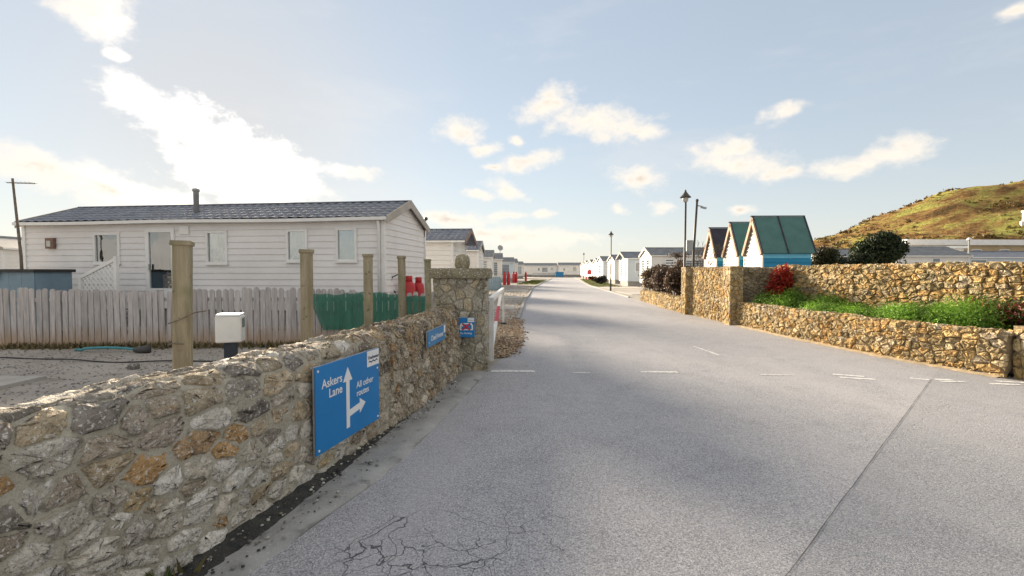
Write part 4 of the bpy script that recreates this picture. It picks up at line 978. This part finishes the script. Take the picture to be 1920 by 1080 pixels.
# ------------------------------------------------------------------ timber posts behind the wall
posts = [(-2.57, 3.62, 1.665, .118, 25, 'thick weathered timber post with flat cap beside the meter box'), (-2.19, 4.98, 1.66, .125, 22, 'timber post with mossy cap behind the large blue sign'),
         (-1.86, 6.07, 1.65, .115, 15, 'timber post in front of the green netting, nearer its torn edge'), (-1.655, 7.1, 1.655, .11, 10, 'timber post in front of the green netting beside the red gas bottles'), (-1.53, 8.67, 1.65, .11, 5, 'timber post standing against the stone gate pillar')]
for i, (x, y, h, w, rot, lab) in enumerate(posts):
    p = empty('timber_post', (x, y, 0), R(rot), lab, 'post', 'timber posts behind the rubble wall'); p.rotation_euler = (R(-.6 + i * .3), R(.9 - i * .45), R(rot))
    V = []; F = []; n = 14
    for k in range(n + 1):
        z = -.1 + (h + .08) * k / n
        for sx, sy in ((-1, -1), (-.82, -1), (.82, -1), (1, -1), (1, -.82), (1, .82), (1, 1), (.82, 1), (-.82, 1), (-1, 1), (-1, .82), (-1, -.82)):
            q = .90 if abs(sx) == 1 and abs(sy) == 1 else 1
            V.append((sx * w / 2 * q + .004 * mnoise.noise((z * 4 + i, sx, sy)), sy * w / 2 * q + .004 * mnoise.noise((z * 4, sx + 5, sy + i)), z))
    for k in range(n):
        for j in range(12): F.append((k*12+j, k*12+(j+1) % 12, (k+1)*12+(j+1) % 12, (k+1)*12+j))
    F.append(tuple(range(11, -1, -1))); F.append(tuple(n*12+j for j in range(12)))
    mesh_obj('shaft', V, F, M['timber'], p)
    bevel(MB().box(-w * .60, w * .60, -w * .60, w * .60, h - .02, h + .018).build('cap', M['timber'], p), .006)
# wire staples / strand on the first post
p = bpy.data.objects['timber_post']
MB().tube([(-.08, -.075, 1.05), (.0, -.085, 1.08), (.09, -.08, 1.13), (.16, -.02, 1.14)], .005, 5).build('wire', M['rust_pole'], p)
MB().tube([(-.09, -.02, .88), (-.05, -.08, .9), (.02, -.075, .89)], .005, 5).build('wire', M['rust_pole'], p)
# meter box
mb = empty('hookup_box', (-2.95, 4.9, 0), R(18), 'white electric hook-up box on a dark post behind the wall', 'meter box')
MB().box(-.055, .055, -.045, .045, -.1, .74).build('post', M['dark_post'], mb)
bevel(MB().box(-.12, .12, -.10, .10, .71, .985).build('housing', M['box_white'], mb), .015)
fix_normals(MB().prism([(-.105, .985), (.105, .985), (.09, 1.005), (-.09, 1.005)], 'x', -.11, .11).build('lid', M['box_white'], mb))
MB().box(.1205, .124, -.055, .05, .86, .955).build('label_plate', M['label_grey'], mb)
# storage chest and aerial
sc = empty('storage_chest', (-12.2, 10.35, 0), R(-5), 'blue-grey storage chest with a black lid beside the caravan', 'storage chest')
for i in range(6): MB().box(.02 + i * .302, .02 + i * .302 + .296, 0, .02, .03, 1.42).build('panel', M['store_blue'], sc)
MB().box(.0, 1.84, .021, .8, 0, 1.42).build('carcass', M['store_blue'], sc); MB().box(-.05, 1.89, -.05, .85, 1.42, 1.49).build('lid', M['black'], sc); MB().box(.9, 1.02, -.075, -.045, 1.28, 1.44).build('hasp', M['black'], sc)
ae = empty('aerial_pole', (-11.62, 11.1, 0), 0, 'thin rusty pole with a television aerial beside the caravan', 'aerial')
b = MB().tube([(.06, 0, 0), (.03, 0, 1.8), (-.10, 0, 3.62)], [.035, .03, .024], 8); b.build('pole', M['rust_pole'], ae, True)
b = MB().bar((-.24, 0, 3.52), (.40, .02, 3.50), .016, .016)
for k in range(7): b.bar((-.18 + k * .09, -.10, 3.52), (-.18 + k * .09, .12, 3.52), .006, .006)
b.build('aerial_boom', M['rust_pole'], ae)
# hose and cable
path = [(-7.9 + 1.25 * t, 8.45 - .05 * math.sin(t * 5) - .14 * t, .03 + .05 * math.sin(t * math.pi) * (t > .15)) for t in [i / 24 for i in range(25)]]
tag(MB().tube(path, .022, 8).build('garden_hose', M['teal_hose'], None, True), 'teal hose lying on the gravel at the foot of the fence', 'hose')
V0 = [(-8.1, 8.4, .03), (-7.6, 8.52, .03), (-7.1, 8.35, .05), (-6.7, 8.42, .03)]
tag(MB().tube([(-6.68, 8.28, .055), (-6.5, 8.24, .06), (-6.42, 8.28, .075)], [.05, .07, .075], 12).build('drain_pipe', M['dark_metal'], None, True), 'grey pipe end lying beside the teal hose', 'pipe')
path = [(-9 + 5.2 * t, 7.65 - .35 * t + .10 * math.sin(t * 9), .018 + .01 * math.sin(t * 21)) for t in [i / 50 for i in range(51)]]
tag(MB().tube(path, .011, 6).build('black_cable', M['black'], None, True), 'thin black cable trailing across the yard gravel', 'cable')
o = rocky('loose_rock', (-5.6, 6.9, .03), (.13, .10, .09), M['stone'], None, 3, 3, .2, (.16, .15, .14), .6); tag(o, 'dark loose rock lying on the yard gravel', 'rock')
# gas bottles
def bottle(name, loc, s, label):
    t = empty(name, loc, 0, label, 'gas bottle', 'red gas bottles beside the caravans'); t.scale = (s, s, s)
    MB().lathe([(.15, 0), (.155, .02), (.155, .10), (.15, .12), (.155, .14), (.155, 1.0), (.14, 1.08), (.10, 1.14), (.06, 1.16)], 18).build('body', M['red'], t, True)
    MB().lathe([(.085, 1.14), (.085, 1.27), (.075, 1.29), (.075, 1.14)], 14).build('collar', M['red'], t, True); MB().lathe([(.02, 1.14), (.02, 1.24), (.03, 1.25)], 8).build('valve', M['grey_metal'], t)
bottle('gas_bottle', (-2.58, 11.75, 0), 1.03, 'red gas bottle against the white caravan gable, closest to the netting'); bottle('gas_bottle', (-2.42, 12.15, 0), 1.0, 'second red gas bottle against the white caravan gable, behind the other')
tag(MB().tube([(-2.88, 11.6, .9), (-2.98, 11.5, 1.1), (-2.92, 11.45, 1.3), (-2.8, 11.5, 1.36), (-2.66, 11.7, 1.3)], .016, 7).build('gas_hose', M['black'], None, True), 'black hose looping from the gas bottles to the caravan', 'hose')
for x, y, l in [(-.75, 47.3, 'red gas bottle by the caravan with the satellite dish'), (-.35, 47.5, 'red gas bottle paired beside the caravan with the satellite dish'), (.20, 57.5, 'red gas bottle in front of the pale blue caravan'), (.52, 57.8, 'red gas bottle paired in front of the pale blue caravan'), (2.0, 68, 'red gas bottle beside the grass strip near the far caravans')]: bottle('gas_bottle', (x, y, 0), 1.05, l)
# deck by the fourth caravan
dk = empty('timber_deck', (-2.1, 34.6, 0), R(0), 'blue-grey boarded deck beside the caravan gable', 'deck')
for i in range(9): MB().box(i * .135, i * .135 + .122, 0, .025, .05, 1.05).build('board', M['store_blue'], dk)
for i in range(14): MB().box(1.20, 1.225, .05 + i * .24, .05 + i * .24 + .21, .05, .95).build('board', M['store_blue'], dk)
MB().box(-.02, 1.19, .03, 3.4, .35, .42).build('platform', M['store_blue'], dk); MB().box(-.04, 1.25, -.03, .06, 1.05, 1.10).build('handrail', M['white_trim'], dk)
# satellite dish on the fifth caravan
ds = empty('satellite_dish', (-1.25, 49.4, 3.25), 0, 'small satellite dish on the ridge of a white caravan', 'satellite dish')
MB().tube([(0, 0, 0), (0, 0, .55)], .03, 6).build('mast', M['grey_metal'], ds); MB().tube([(0, -.02, .6), (.03, -.10, .62)], [.26, .30], 14).build('dish', M['grey_metal'], ds)
# far end: rail, bin, red post
rl = empty('far_rail', (4.8, 106, 0), 0, 'low grey rail in front of the far caravans', 'rail')
for i in range(6): MB().box(i * 1.2 - .05, i * 1.2 + .05, -.05, .05, 0, 1.0).build('post', M['grey_metal'], rl)
for z in (.4, .85): MB().box(-.1, 6.1, -.09, -.052, z, z + .12).build('rail', M['grey_metal'], rl)
wb = empty('wheelie_bin', (10.6, 105, 0), 0, 'blue wheeled bin in front of the far caravans', 'bin')
fix_normals(MB().prism([(-.8, .12), (.8, .12), (.95, 1.15), (-.95, 1.15)], 'y', -.45, .45).build('body', M['blue_bin'], wb)); MB().box(-1.0, 1.0, -.5, .5, 1.15, 1.25).build('lid', M['blue_bin'], wb)
for sx in (-.7, .7): MB().tube([(sx, -.48, .1), (sx, -.40, .1)], .1, 10).build('wheel', M['black'], wb)
fp = empty('fire_point', (12.1, 73.5, 0), 0, 'red fire point post on the grass at the roadside', 'fire point')
MB().box(-.05, .05, -.05, .05, 0, 1.7).build('post', M['red'], fp); MB().box(-.35, .35, -.12, -.05, .9, 1.6).build('board', M['red'], fp); MB().lathe([(.12, 0), (.12, .5), (.05, .58)], 10, (-.5, -.1, 0)).build('bucket', M['red'], fp)

# ------------------------------------------------------------------ barrier gate
gt = empty('barrier_gate', (-.345, 7.55, 0), 0, 'white swing barrier gate with a red reflective band beside the gate pillar', 'barrier gate')
MB().box(-.05, .05, -.05, .05, -.1, 1.02).build('hinge_post', M['white_metal'], gt)
a = Vector((0, .06, .985)); e = Vector((.10, 5.2, .96))
MB().bar(a - Vector((0, .1, 0)), e, .075, .075).build('top_rail', M['white_metal'], gt)
m = a.lerp(e, .80); br0 = Vector((.01, .055, .16))
MB().bar(br0, m, .06, .06).build('brace', M['white_metal'], gt)
q0, q1 = br0.lerp(m, .36), br0.lerp(m, .62); MB().bar(q0, q1, .068, .068).build('reflective_band', M['red_tape'], gt)
MB().bar(e + Vector((0, -.05, -.03)), Vector((.11, 5.15, .06)), .06, .06).build('rest_leg', M['white_metal'], gt); MB().box(.04, .20, 5.02, 5.28, .0, .06).build('foot', M['dark_metal'], gt)
for z in (.25, .80): MB().box(-.058, -.02, -.058, .0, z, z + .05).build('hinge', M['grey_metal'], gt)

# ------------------------------------------------------------------ signs
def text_mesh(name, s, size, mat, parent, loc, align='LEFT', shear=0, rot=(R(90), 0, 0)):
    c = bpy.data.curves.new(name, 'FONT'); c.body = s; c.size = size; c.align_x = align; c.extrude = .0006; c.shear = shear; c.offset = size * .012
    o = bpy.data.objects.new(name, c); COL.objects.link(o); dg = bpy.context.evaluated_depsgraph_get(); me = bpy.data.meshes.new_from_object(o.evaluated_get(dg)); bpy.data.objects.remove(o)
    me.materials.clear(); me.materials.append(mat); q = bpy.data.objects.new(name, me); COL.objects.link(q); q.parent = parent; q.location = loc; q.rotation_euler = rot; return q
ang = math.atan2(1, .225)                      # the wall runs this way; sign's local x follows it
def on_wall(y, z, out=.05): return (wallx(y) + .03 * 0 + out * .975 - .02, y - out * .22, z)
def signboard(loc, rz, w, h, mat, label, t=.008):
    s = empty('sign', loc, rz, label, 'sign')
    bevel(MB().box(0, w, 0, t, 0, h).build('board', mat, s), .003, 1); MB().box(-.002, w + .002, t + .0005, t + .012, -.002, h + .002).build('backing', M['alu'], s)
    return s
def flatp(name, poly, mat, parent, y=-.0022):
    o = MB().prism(poly, 'y', y, y + .002).build(name, mat, parent); return fix_normals(o)
o0 = Vector((wallx(3.13), 3.13, .195)) + Vector((.975, -.22, 0)) * .050
s1 = signboard(o0, ang, .86, .605, M['blue_sign'], 'large blue direction sign with white arrows fixed to the rubble wall')
fx = .86 / 130                                # sign layout in its own metres
flatp('arrow_shaft', [(.365, .075), (.408, .075), (.408, .43), (.365, .43)], M['white_print'], s1)
flatp('arrow_head', [(.325, .43), (.448, .43), (.387, .535)], M['white_print'], s1)
flatp('branch_arrow', [(.4085, .155), (.55, .172), (.55, .14), (.635, .205), (.55, .258), (.55, .222), (.4085, .205)], M['white_print'], s1)
text_mesh('lettering', 'Askers', .088, M['white_print'], s1, (.315, -.0015, .445), 'RIGHT'); text_mesh('lettering', 'Lane', .088, M['white_print'], s1, (.315, -.0015, .365), 'RIGHT')
text_mesh('lettering', 'All other', .070, M['white_print'], s1, (.505, -.0015, .345)); text_mesh('lettering', 'routes', .070, M['white_print'], s1, (.505, -.0015, .280))
flatp('logo_tile', [(.665, .475), (.855, .475), (.855, .602), (.665, .602)], M['white_print'], s1, -.003)
text_mesh('logo', 'Freshwater', .038, M['dark_print'], s1, (.678, -.0045, .535), shear=.2)
flatp('logo_wave', [(.69, .515)] + [(.69 + i * .014, .518 + .006 * math.sin(i * 1.6)) for i in range(11)] + [(.83 - i * .014, .508 + .006 * math.sin((10 - i) * 1.6)) for i in range(11)], M['dark_print'], s1, -.0045)
for x, z in ((.03, .575), (.03, .03), (.83, .03), (.83, .44)): MB().tube([(x, 0, z), (x, -.004, z)], .009, 8).build('screw', M['white_print'], s1)
o0 = Vector((wallx(5.0), 5.0, .625)) + Vector((.99, -.126, 0)) * .05
s2 = signboard(o0, math.atan2(1, .127), .69, .175, M['blue_sign2'], 'narrow pale blue street name sign on the wall near the gate pillar')
text_mesh('lettering', 'Chesil Avenue', .082, M['white_print'], s2, (.345, -.0015, .058), 'CENTER')
flatp('logo_tile', [(.615, .085), (.687, .085), (.687, .172), (.615, .172)], M['white_print'], s2, -.003)
for x in (.03, .66): MB().tube([(x, 0, .05), (x, -.004, .05)], .008, 8).build('screw', M['white_print'], s2)
s3 = signboard((-.775, 6.59, .515), R(2), .245, .275, M['blue_sign'], 'small square blue prohibition sign with red cross on the gate pillar', .02)
flatp('symbol_panel', [(.04, .10), (.225, .10), (.225, .17), (.205, .20), (.06, .20), (.04, .17)], M['white_print'], s3)
flatp('vehicle_symbol', [(.06, .115), (.205, .115), (.205, .165), (.185, .185), (.10, .185), (.085, .155), (.06, .15)], M['blue_sign2'], s3, -.0045)
for a, c in (((.075, .105), (.185, .195)), ((.185, .105), (.075, .195))):
    d = Vector((c[0] - a[0], c[1] - a[1])).normalized(); nn = Vector((-d.y, d.x)) * .011
    flatp('red_cross', [(a[0] + nn.x, a[1] + nn.y), (a[0] - nn.x, a[1] - nn.y), (c[0] - nn.x, c[1] - nn.y), (c[0] + nn.x, c[1] + nn.y)], M['red_tape'], s3, -.0068 - (.0022 if a[0] > .1 else 0))
text_mesh('lettering', 'No Parking', .036, M['white_print'], s3, (.125, -.0015, .045), 'CENTER')
flatp('logo_tile', [(.15, .215), (.24, .215), (.24, .272), (.15, .272)], M['white_print'], s3)
text_mesh('logo', 'Freshwater', .016, M['dark_print'], s3, (.156, -.0035, .238), shear=.2)

# ------------------------------------------------------------------ beach huts
def hut(x, y, roofm, label, L=1.62, Wd=1.34, eave=2.16, ridge=3.32):
    t = empty('beach_hut', (x, y, 0), R(-2), label, 'beach hut', 'row of beach huts'); yc = Wd / 2
    fix_normals(MB().prism([(.02, 0), (Wd - .02, 0), (Wd - .02, eave), (yc, ridge - .04), (.02, eave)], 'x', .02, L - .02).build('wall', M['hut_white'], t))
    p = .145; nb = int(ridge / p); sl = (ridge - eave) / yc
    def board(V, m): fix_normals(MB().add(V, [(0,1,2,3),(7,6,5,4),(3,2,6,7),(0,4,5,1),(0,3,7,4),(1,5,6,2)]).build('board', m, t))
    for r in range(nb):
        z0, z1 = r * p, (r + 1) * p + .003
        m = max(0, (z0 - eave) / sl); m1 = min(yc - .004, max(0, (z1 - eave) / sl))
        if m < yc - .03: board([(.0205, m, z0), (.0205, Wd - m, z0), (-.02, Wd - m, z0), (-.02, m, z0), (.0205, m1, z1), (.0205, Wd - m1, z1), (.012, Wd - m1, z1), (.012, m1, z1)], M['hut_white'])
        if z1 < eave + .02:
            mt = M['hut_blue'] if z0 < 1.83 else M['hut_light']
            board([(0, .0205, z0), (L, .0205, z0), (L, -.012, z0), (0, -.012, z0), (0, .0205, z1), (L, .0205, z1), (L, .012, z1), (0, .012, z1)], mt)
    ov = .07
    for s in (0, 1):
        y0 = -ov if s == 0 else Wd + ov; z0 = eave - ov * sl; a = Vector((0, y0, z0)); b_ = Vector((0, yc, ridge + .02)); d = (b_ - a); n_ = Vector((0, -d.z, d.y)) if s == 0 else Vector((0, d.z, -d.y)); n_.normalize()
        if n_.z < 0: n_ = -n_
        for (xa, xb) in ((-.06, L * .5 - .02), (L * .5 + .02, L + .10)):
            V = [a + Vector((xa, 0, 0)), a + Vector((xb, 0, 0)), b_ + Vector((xb, 0, 0)), b_ + Vector((xa, 0, 0))]; V = V + [v + n_ * .035 for v in V]
            fix_normals(MB().add(V, [(0,1,2,3),(4,5,6,7),(0,1,5,4),(1,2,6,5),(2,3,7,6),(3,0,4,7)]).build('roof_panel', M[roofm], t))
        for xb in (-.05, L * .5, L + .10):
            MB().bar(a + Vector((xb, 0, 0)) + n_ * .03, b_ + Vector((xb, 0, 0)) + n_ * .03, .045, .05, n_).build('batten', M['hut_dark'], t)
        MB().bar(a + Vector((-.06, 0, 0)) - n_ * .05, b_ + Vector((-.06, 0, 0)) - n_ * .05, .06, .13, n_).build('bargeboard', M['hut_trim'], t)
        MB().bar(a + Vector((L + .115, 0, 0)) - n_ * .05, b_ + Vector((L + .115, 0, 0)) - n_ * .05, .03, .11, n_).build('bargeboard', M['hut_trim'], t)
    MB().box(-.12, L + .12, yc - .05, yc + .05, ridge + .05, ridge + .08).build('ridge_cap', M['hut_dark'], t)
    for yy in (0, Wd): MB().box(-.02, .03, yy - .02, yy + .03, 0, eave - .02).build('corner_trim', M['hut_white'], t)
    return t
hut(8.53, 16.0, 'hut_green', 'white beach hut with two-panel green roof beside the clipped shrubs')
hut(8.70, 18.05, 'hut_green', 'white beach hut with green roof standing between the other two huts')
hut(8.88, 20.4, 'hut_dark', 'white beach hut with dark purple-grey roof beside the lamp post')

# ------------------------------------------------------------------ lamp posts
def lamp(loc, H, label, scale=1):
    t = empty('lamp_post', loc, 0, label, 'lamp post', 'lamp posts along the road')
    MB().tube([(0, 0, -.2), (0, 0, .9), (0, 0, .95), (.012, 0, H - .25)], [.06, .06, .045, .035], 10).build('pole', M['dark_metal'], t, True)
    MB().lathe([(.05, H - .26), (.10, H - .22), (.10, H - .06), (.06, H - .02)], 12).build('lantern', M['lamp_glass'], t, True)
    MB().lathe([(.19, H - .10), (.20, H - .08), (.12, H), (.05, H + .10), (.035, H + .11)], 16).build('shade', M['dark_metal'], t); MB().lathe([(.035, H + .11), (.04, H + .14), (.015, H + .19)], 8).build('finial', M['dark_metal'], t)
    return t
lamp((6.28, 17.1, 0), 4.2, 'dark conical-hat lamp post behind the end of the roadside wall'); lamp((7.15, 34, 0), 4.15, 'dark conical-hat lamp post at the roadside by the white caravans'); lamp((11.45, 75, 0), 4.2, 'small distant lamp post beside the red fire point')
cc = empty('camera_post', (6.72, 17.4, 0), 0, 'grey post with a security camera arm beside the lamp post', 'camera post')
MB().tube([(-.02, 0, -.1), (0, 0, 2.2), (.10, 0, 4.05)], [.05, .048, .042], 10).build('pole', M['dark_metal'], cc, True); MB().bar((.09, 0, 3.86), (.28, -.05, 3.82), .03, .03).build('arm', M['dark_metal'], cc)
MB().bar((.22, -.04, 3.80), (.40, -.12, 3.74), .07, .07).build('camera_housing', M['grey_metal'], cc); MB().lathe([(.055, 4.02), (.06, 4.06), (.03, 4.10)], 10, (.10, 0, 0)).build('cap', M['dark_metal'], cc)
MB().box(-.30, -.06, -.10, .02, 2.18, 2.58).build('control_box', M['grey_metal'], cc)

# ------------------------------------------------------------------ plants
G = [(.13, .27, .025), (.18, .34, .03), (.09, .21, .02), (.23, .40, .05)]
DG = [(.018, .035, .012), (.028, .05, .016), (.04, .06, .02), (.02, .03, .012)]
HB = [(.10, .055, .03), (.075, .04, .025), (.13, .075, .035), (.06, .05, .02), (.05, .03, .02), (.15, .10, .06)]
RED = [(.50, .03, .015), (.34, .02, .015), (.58, .08, .02), (.26, .015, .015)]
# ground cover
bl = []
rgc = random.Random(4)
for i in range(150):
    t = rgc.random(); y = 12.3 - 5.0 * t; xf = 6.34 + .0 if y > 9.8 else 6.34 + (9.8 - y) * .17; xb = 7.30 + (12.9 - y) * .135; u = rgc.random(); x = xf + (xb - xf) * u
    hh = .20 + .20 * (.5 + .5 * math.sin(t * 7 + 1)) * (.5 + .7 * u); bl.append((x, y, .56, .26, .34, hh * rgc.uniform(.75, 1.25)))
tag(leaves('groundcover', bl, 75000, .020, G, None, 7, .72, up=.8), 'bright green clipped groundcover filling the planter bed', 'groundcover', kind='stuff')
def shrub(name, loc, blobs, n, size, cols, label, cat='shrub', seed=1, shell=.6, trunk=None, group=None, crown='foliage'):
    t = empty(name, loc, 0, label, cat, group); leaves(crown, blobs, n, size, cols, t, seed, shell)
    tr = random.Random(seed); top = max(b[2] for b in blobs)
    tips = [(b[0] * .9, b[1] * .9, b[2] + b[5] * .3) for b in blobs][:9]
    twigs('stem' if crown == 'foliage' else 'trunk', (0, 0, -.05), tips, trunk or .03, t, seed); return t
def lump(rx, ry, rz, cz, k, seed, sub=.5):
    r = random.Random(seed); L = [(0, 0, cz, rx * .8, ry * .8, rz * .8)]
    for i in range(k):
        a = r.uniform(0, 6.28); e = r.uniform(-.5, 1.2); L.append((math.cos(a) * math.cos(e) * rx * .68, math.sin(a) * math.cos(e) * ry * .68, cz + math.sin(e) * rz * .62, rx * sub * r.uniform(.6, 1), ry * sub * r.uniform(.6, 1), rz * sub * r.uniform(.6, 1)))
    return L
shrub('red_bush', (6.98, 12.35, .5), [(0, 0, .62, .22, .25, .38), (-.1, -.1, .35, .26, .25, .30), (.12, 0, .85, .20, .2, .24), (-.16, -.16, .12, .22, .2, .2), (.1, .1, .4, .2, .2, .3), (.16, -.05, 1.0, .12, .14, .14), (-.24, -.3, .08, .22, .24, .22), (.22, -.1, .7, .14, .16, .3)], 5200, .028, RED, 'bright red leaved bush climbing the corner of the garden wall', 'bush', 11, .5)
shrub('red_bush', (7.88, 7.2, .5), [(0, 0, .30, .3, .45, .24), (.1, -.3, .2, .25, .3, .2), (0, .3, .2, .25, .3, .18)], 1300, .035, [(.30, .06, .03), (.07, .10, .025), (.10, .12, .03), (.22, .05, .03)], 'mixed red and green low bush at the end of the groundcover', 'bush', 12, .5)
# round evergreen tree and clipped shrubs behind the garden wall
t = shrub('evergreen_tree', (17.2, 22, 0), lump(1.15, 1.15, 1.0, 2.35, 22, 3, .42), 15000, .065, DG, 'round dark evergreen tree behind the garden wall', 'tree', 13, .62, .09, crown='crown')
shrub('clipped_shrub', (12.7, 19.0, 0), lump(.66, .6, .88, 1.66, 14, 5), 7500, .045, [(.05, .06, .02), (.08, .06, .025), (.035, .05, .015)], 'brownish rounded shrub beside the green-roofed beach hut', 'shrub', 14, .62, group='shrubs behind the garden wall')
shrub('clipped_shrub', (13.75, 18.6, 0), lump(.5, .48, .75, 1.55, 8, 6), 3600, .045, DG, 'dark rounded shrub nestled against the round evergreen tree', 'shrub', 15, .62, group='shrubs behind the garden wall')
shrub('clipped_shrub', (12.75, 18.0, 0), lump(.5, .42, .7, 1.5, 8, 7), 3000, .04, DG, 'low dark green shrub in front of the brownish shrub', 'shrub', 16, .62, group='shrubs behind the garden wall')
shrub('spiky_plant', (18.6, 21.5, 0), [(0, 0, 1.55, .25, .25, .3), (.1, 0, 1.3, .3, .3, .4)], 500, .09, [(.16, .18, .06), (.10, .13, .05)], 'pale spiky plant beside the round evergreen tree', 'plant', 17, .3)
# hedge by the low wall: three bushes grown together
shrub('hedge_bush', (7.35, 23.4, 0), lump(.95, .95, .85, .95, 14, 8), 6500, .05, HB, 'reddish brown hedge bush at the low wall, next to the pale blue caravan', 'hedge', 18, .6, group='brown hedge bushes')
shrub('hedge_bush', (7.2, 21.6, 0), lump(.85, .9, .75, .95, 14, 9), 6000, .05, [(.10, .07, .055), (.13, .09, .075), (.08, .055, .04), (.17, .13, .10)], 'grey-brown twiggy hedge bush in the middle of the hedge', 'hedge', 19, .6, group='brown hedge bushes')
shrub('hedge_bush', (7.0, 19.4, 0), lump(.75, .95, .9, 1.0, 14, 10), 6000, .05, HB, 'brown hedge bush beside the lamp post', 'hedge', 20, .6, group='brown hedge bushes')
shrub('bare_tree', (8.6, 24.2, 0), [(0, 0, 2.25, .55, .4, .16), (.1, 0, 1.9, .2, .2, .3)], 380, .05, HB, 'small flat-topped tree rising from the hedge', 'tree', 21, .4, .05, crown='crown')
def bare(loc, label, seed):
    t = empty('bare_sapling', loc, 0, label, 'sapling', 'bare saplings by the hedge'); r = random.Random(seed); b = MB()
    def grow(p, d, l, rad, k):
        q = p + d * l; b.tube([p, (p + q) / 2 + Vector((r.uniform(-.03, .03), r.uniform(-.03, .03), 0)), q], [rad, rad * .8, rad * .6], 5)
        if k:
            for _ in range(3): grow(q, (d + Vector((r.uniform(-.7, .7), r.uniform(-.7, .7), r.uniform(-.1, .5)))).normalized(), l * .68, rad * .6, k - 1)
    grow(Vector((0, 0, 0)), Vector((0, 0, 1)), 1.05, .035, 4); b.build('branches', M['bark'], t)
bare((8.1, 20.2, 0), 'leafless sapling standing behind the brown hedge', 3); bare((9.0, 23.0, 0), 'leafless sapling against the long white caravan by the beach huts', 5)
shrub('planter', (11.3, 65.5, 0), lump(.7, .6, .4, .45, 6, 12), 900, .08, RED[:1] + DG, 'low dark red planting in front of the cream caravan', 'planter', 22)
shrub('small_bush', (9.6, 50.5, 0), lump(.8, .7, .5, .5, 8, 13), 1500, .08, [(.06, .05, .045), (.04, .045, .03)], 'dark low bush beside the white caravan third from the hedge', 'bush', 23)
# scrub on the hill, grass strips
def tufts(name, pts, n_each, size, cols, label, cat, seed):
    bl = [(x, y, z, s, s, s * .6) for x, y, z, s in pts]; return tag(leaves(name, bl, len(pts) * n_each, size, cols, None, seed, .3, squash=0), label, cat, kind='stuff')
rh = random.Random(6); pts = []
while len(pts) < 5200:
    x = rh.uniform(70, 300); y = rh.uniform(66, 175); z = hill_z(x, y)
    if z < 2.2 or mnoise.noise((x * .035, y * .05, 5)) < rh.uniform(-.4, .35): continue
    pts.append((x, y, z - .1, rh.uniform(.4, 1.3)))
tufts('hill_scrub', pts, 9, .45, [(.16, .09, .03), (.12, .075, .028), (.20, .17, .045), (.12, .11, .03), (.22, .13, .04)], 'brown bracken and scrub scattered over the hillside', 'scrub', 9)
def grass(name, fn, n, label, seed, cols=[(.10, .14, .03), (.14, .16, .04), (.07, .11, .025), (.18, .16, .06)]):
    r = random.Random(seed); V = []; F = []; C = []
    for i in range(n):
        x, y = fn(r); a = r.uniform(0, 6.28); h = r.uniform(.04, .14); w = .025; dx, dy = math.cos(a) * w, math.sin(a) * w; b = len(V); lx, ly = r.gauss(0, .04), r.gauss(0, .04)
        V += [(x - dx, y - dy, 0), (x + dx, y + dy, 0), (x + lx, y + ly, h)]; F.append((b, b + 1, b + 2)); c = r.choice(cols); C += [c] * 3
    return tag(mesh_obj(name, V, F, M['leaf'], None, C), label, 'grass', kind='stuff')
grass('grass_strip', lambda r: (interp(LEFT_EDGE, (y := r.uniform(50, 74))) - .35 - 2.2 * r.random(), y), 7000, 'green grass strip in front of the far caravans by the red gas bottles', 3)
rE = sorted(RIGHT_EDGE, key=lambda p: p[1])
grass('grass_strip', lambda r: (interp(rE, (y := r.uniform(43, 80))) + .35 + 2.4 * r.random(), y), 7000, 'green grass strip between the road and the caravans beyond the hedge', 4)
grass('wall_weeds', lambda r: (wallx((y := 1.9 + r.random() * .25)) + .02 + .07 * r.random(), y), 60, 'tiny green weeds growing at the foot of the rubble wall', 5)
grass('dry_grass', lambda r: ((x := -9.5 + 8 * r.random()), 8.75 + .044 * (x + 10.9) - .12 * abs(r.gauss(0, 1)),), 1800, 'dry short grass along the foot of the picket fence', 6, [(.24, .19, .10), (.18, .14, .07), (.13, .12, .04), (.28, .23, .14)])

# ------------------------------------------------------------------ render defaults
W.cycles.sampling_method = 'MANUAL'; W.cycles.sample_map_resolution = 512
S.cycles.max_bounces = 5; S.cycles.diffuse_bounces = 3; S.cycles.glossy_bounces = 2; S.cycles.transmission_bounces = 2; S.cycles.transparent_max_bounces = 6
S.render.engine = 'CYCLES'; S.render.resolution_x = 1024; S.render.resolution_y = 576
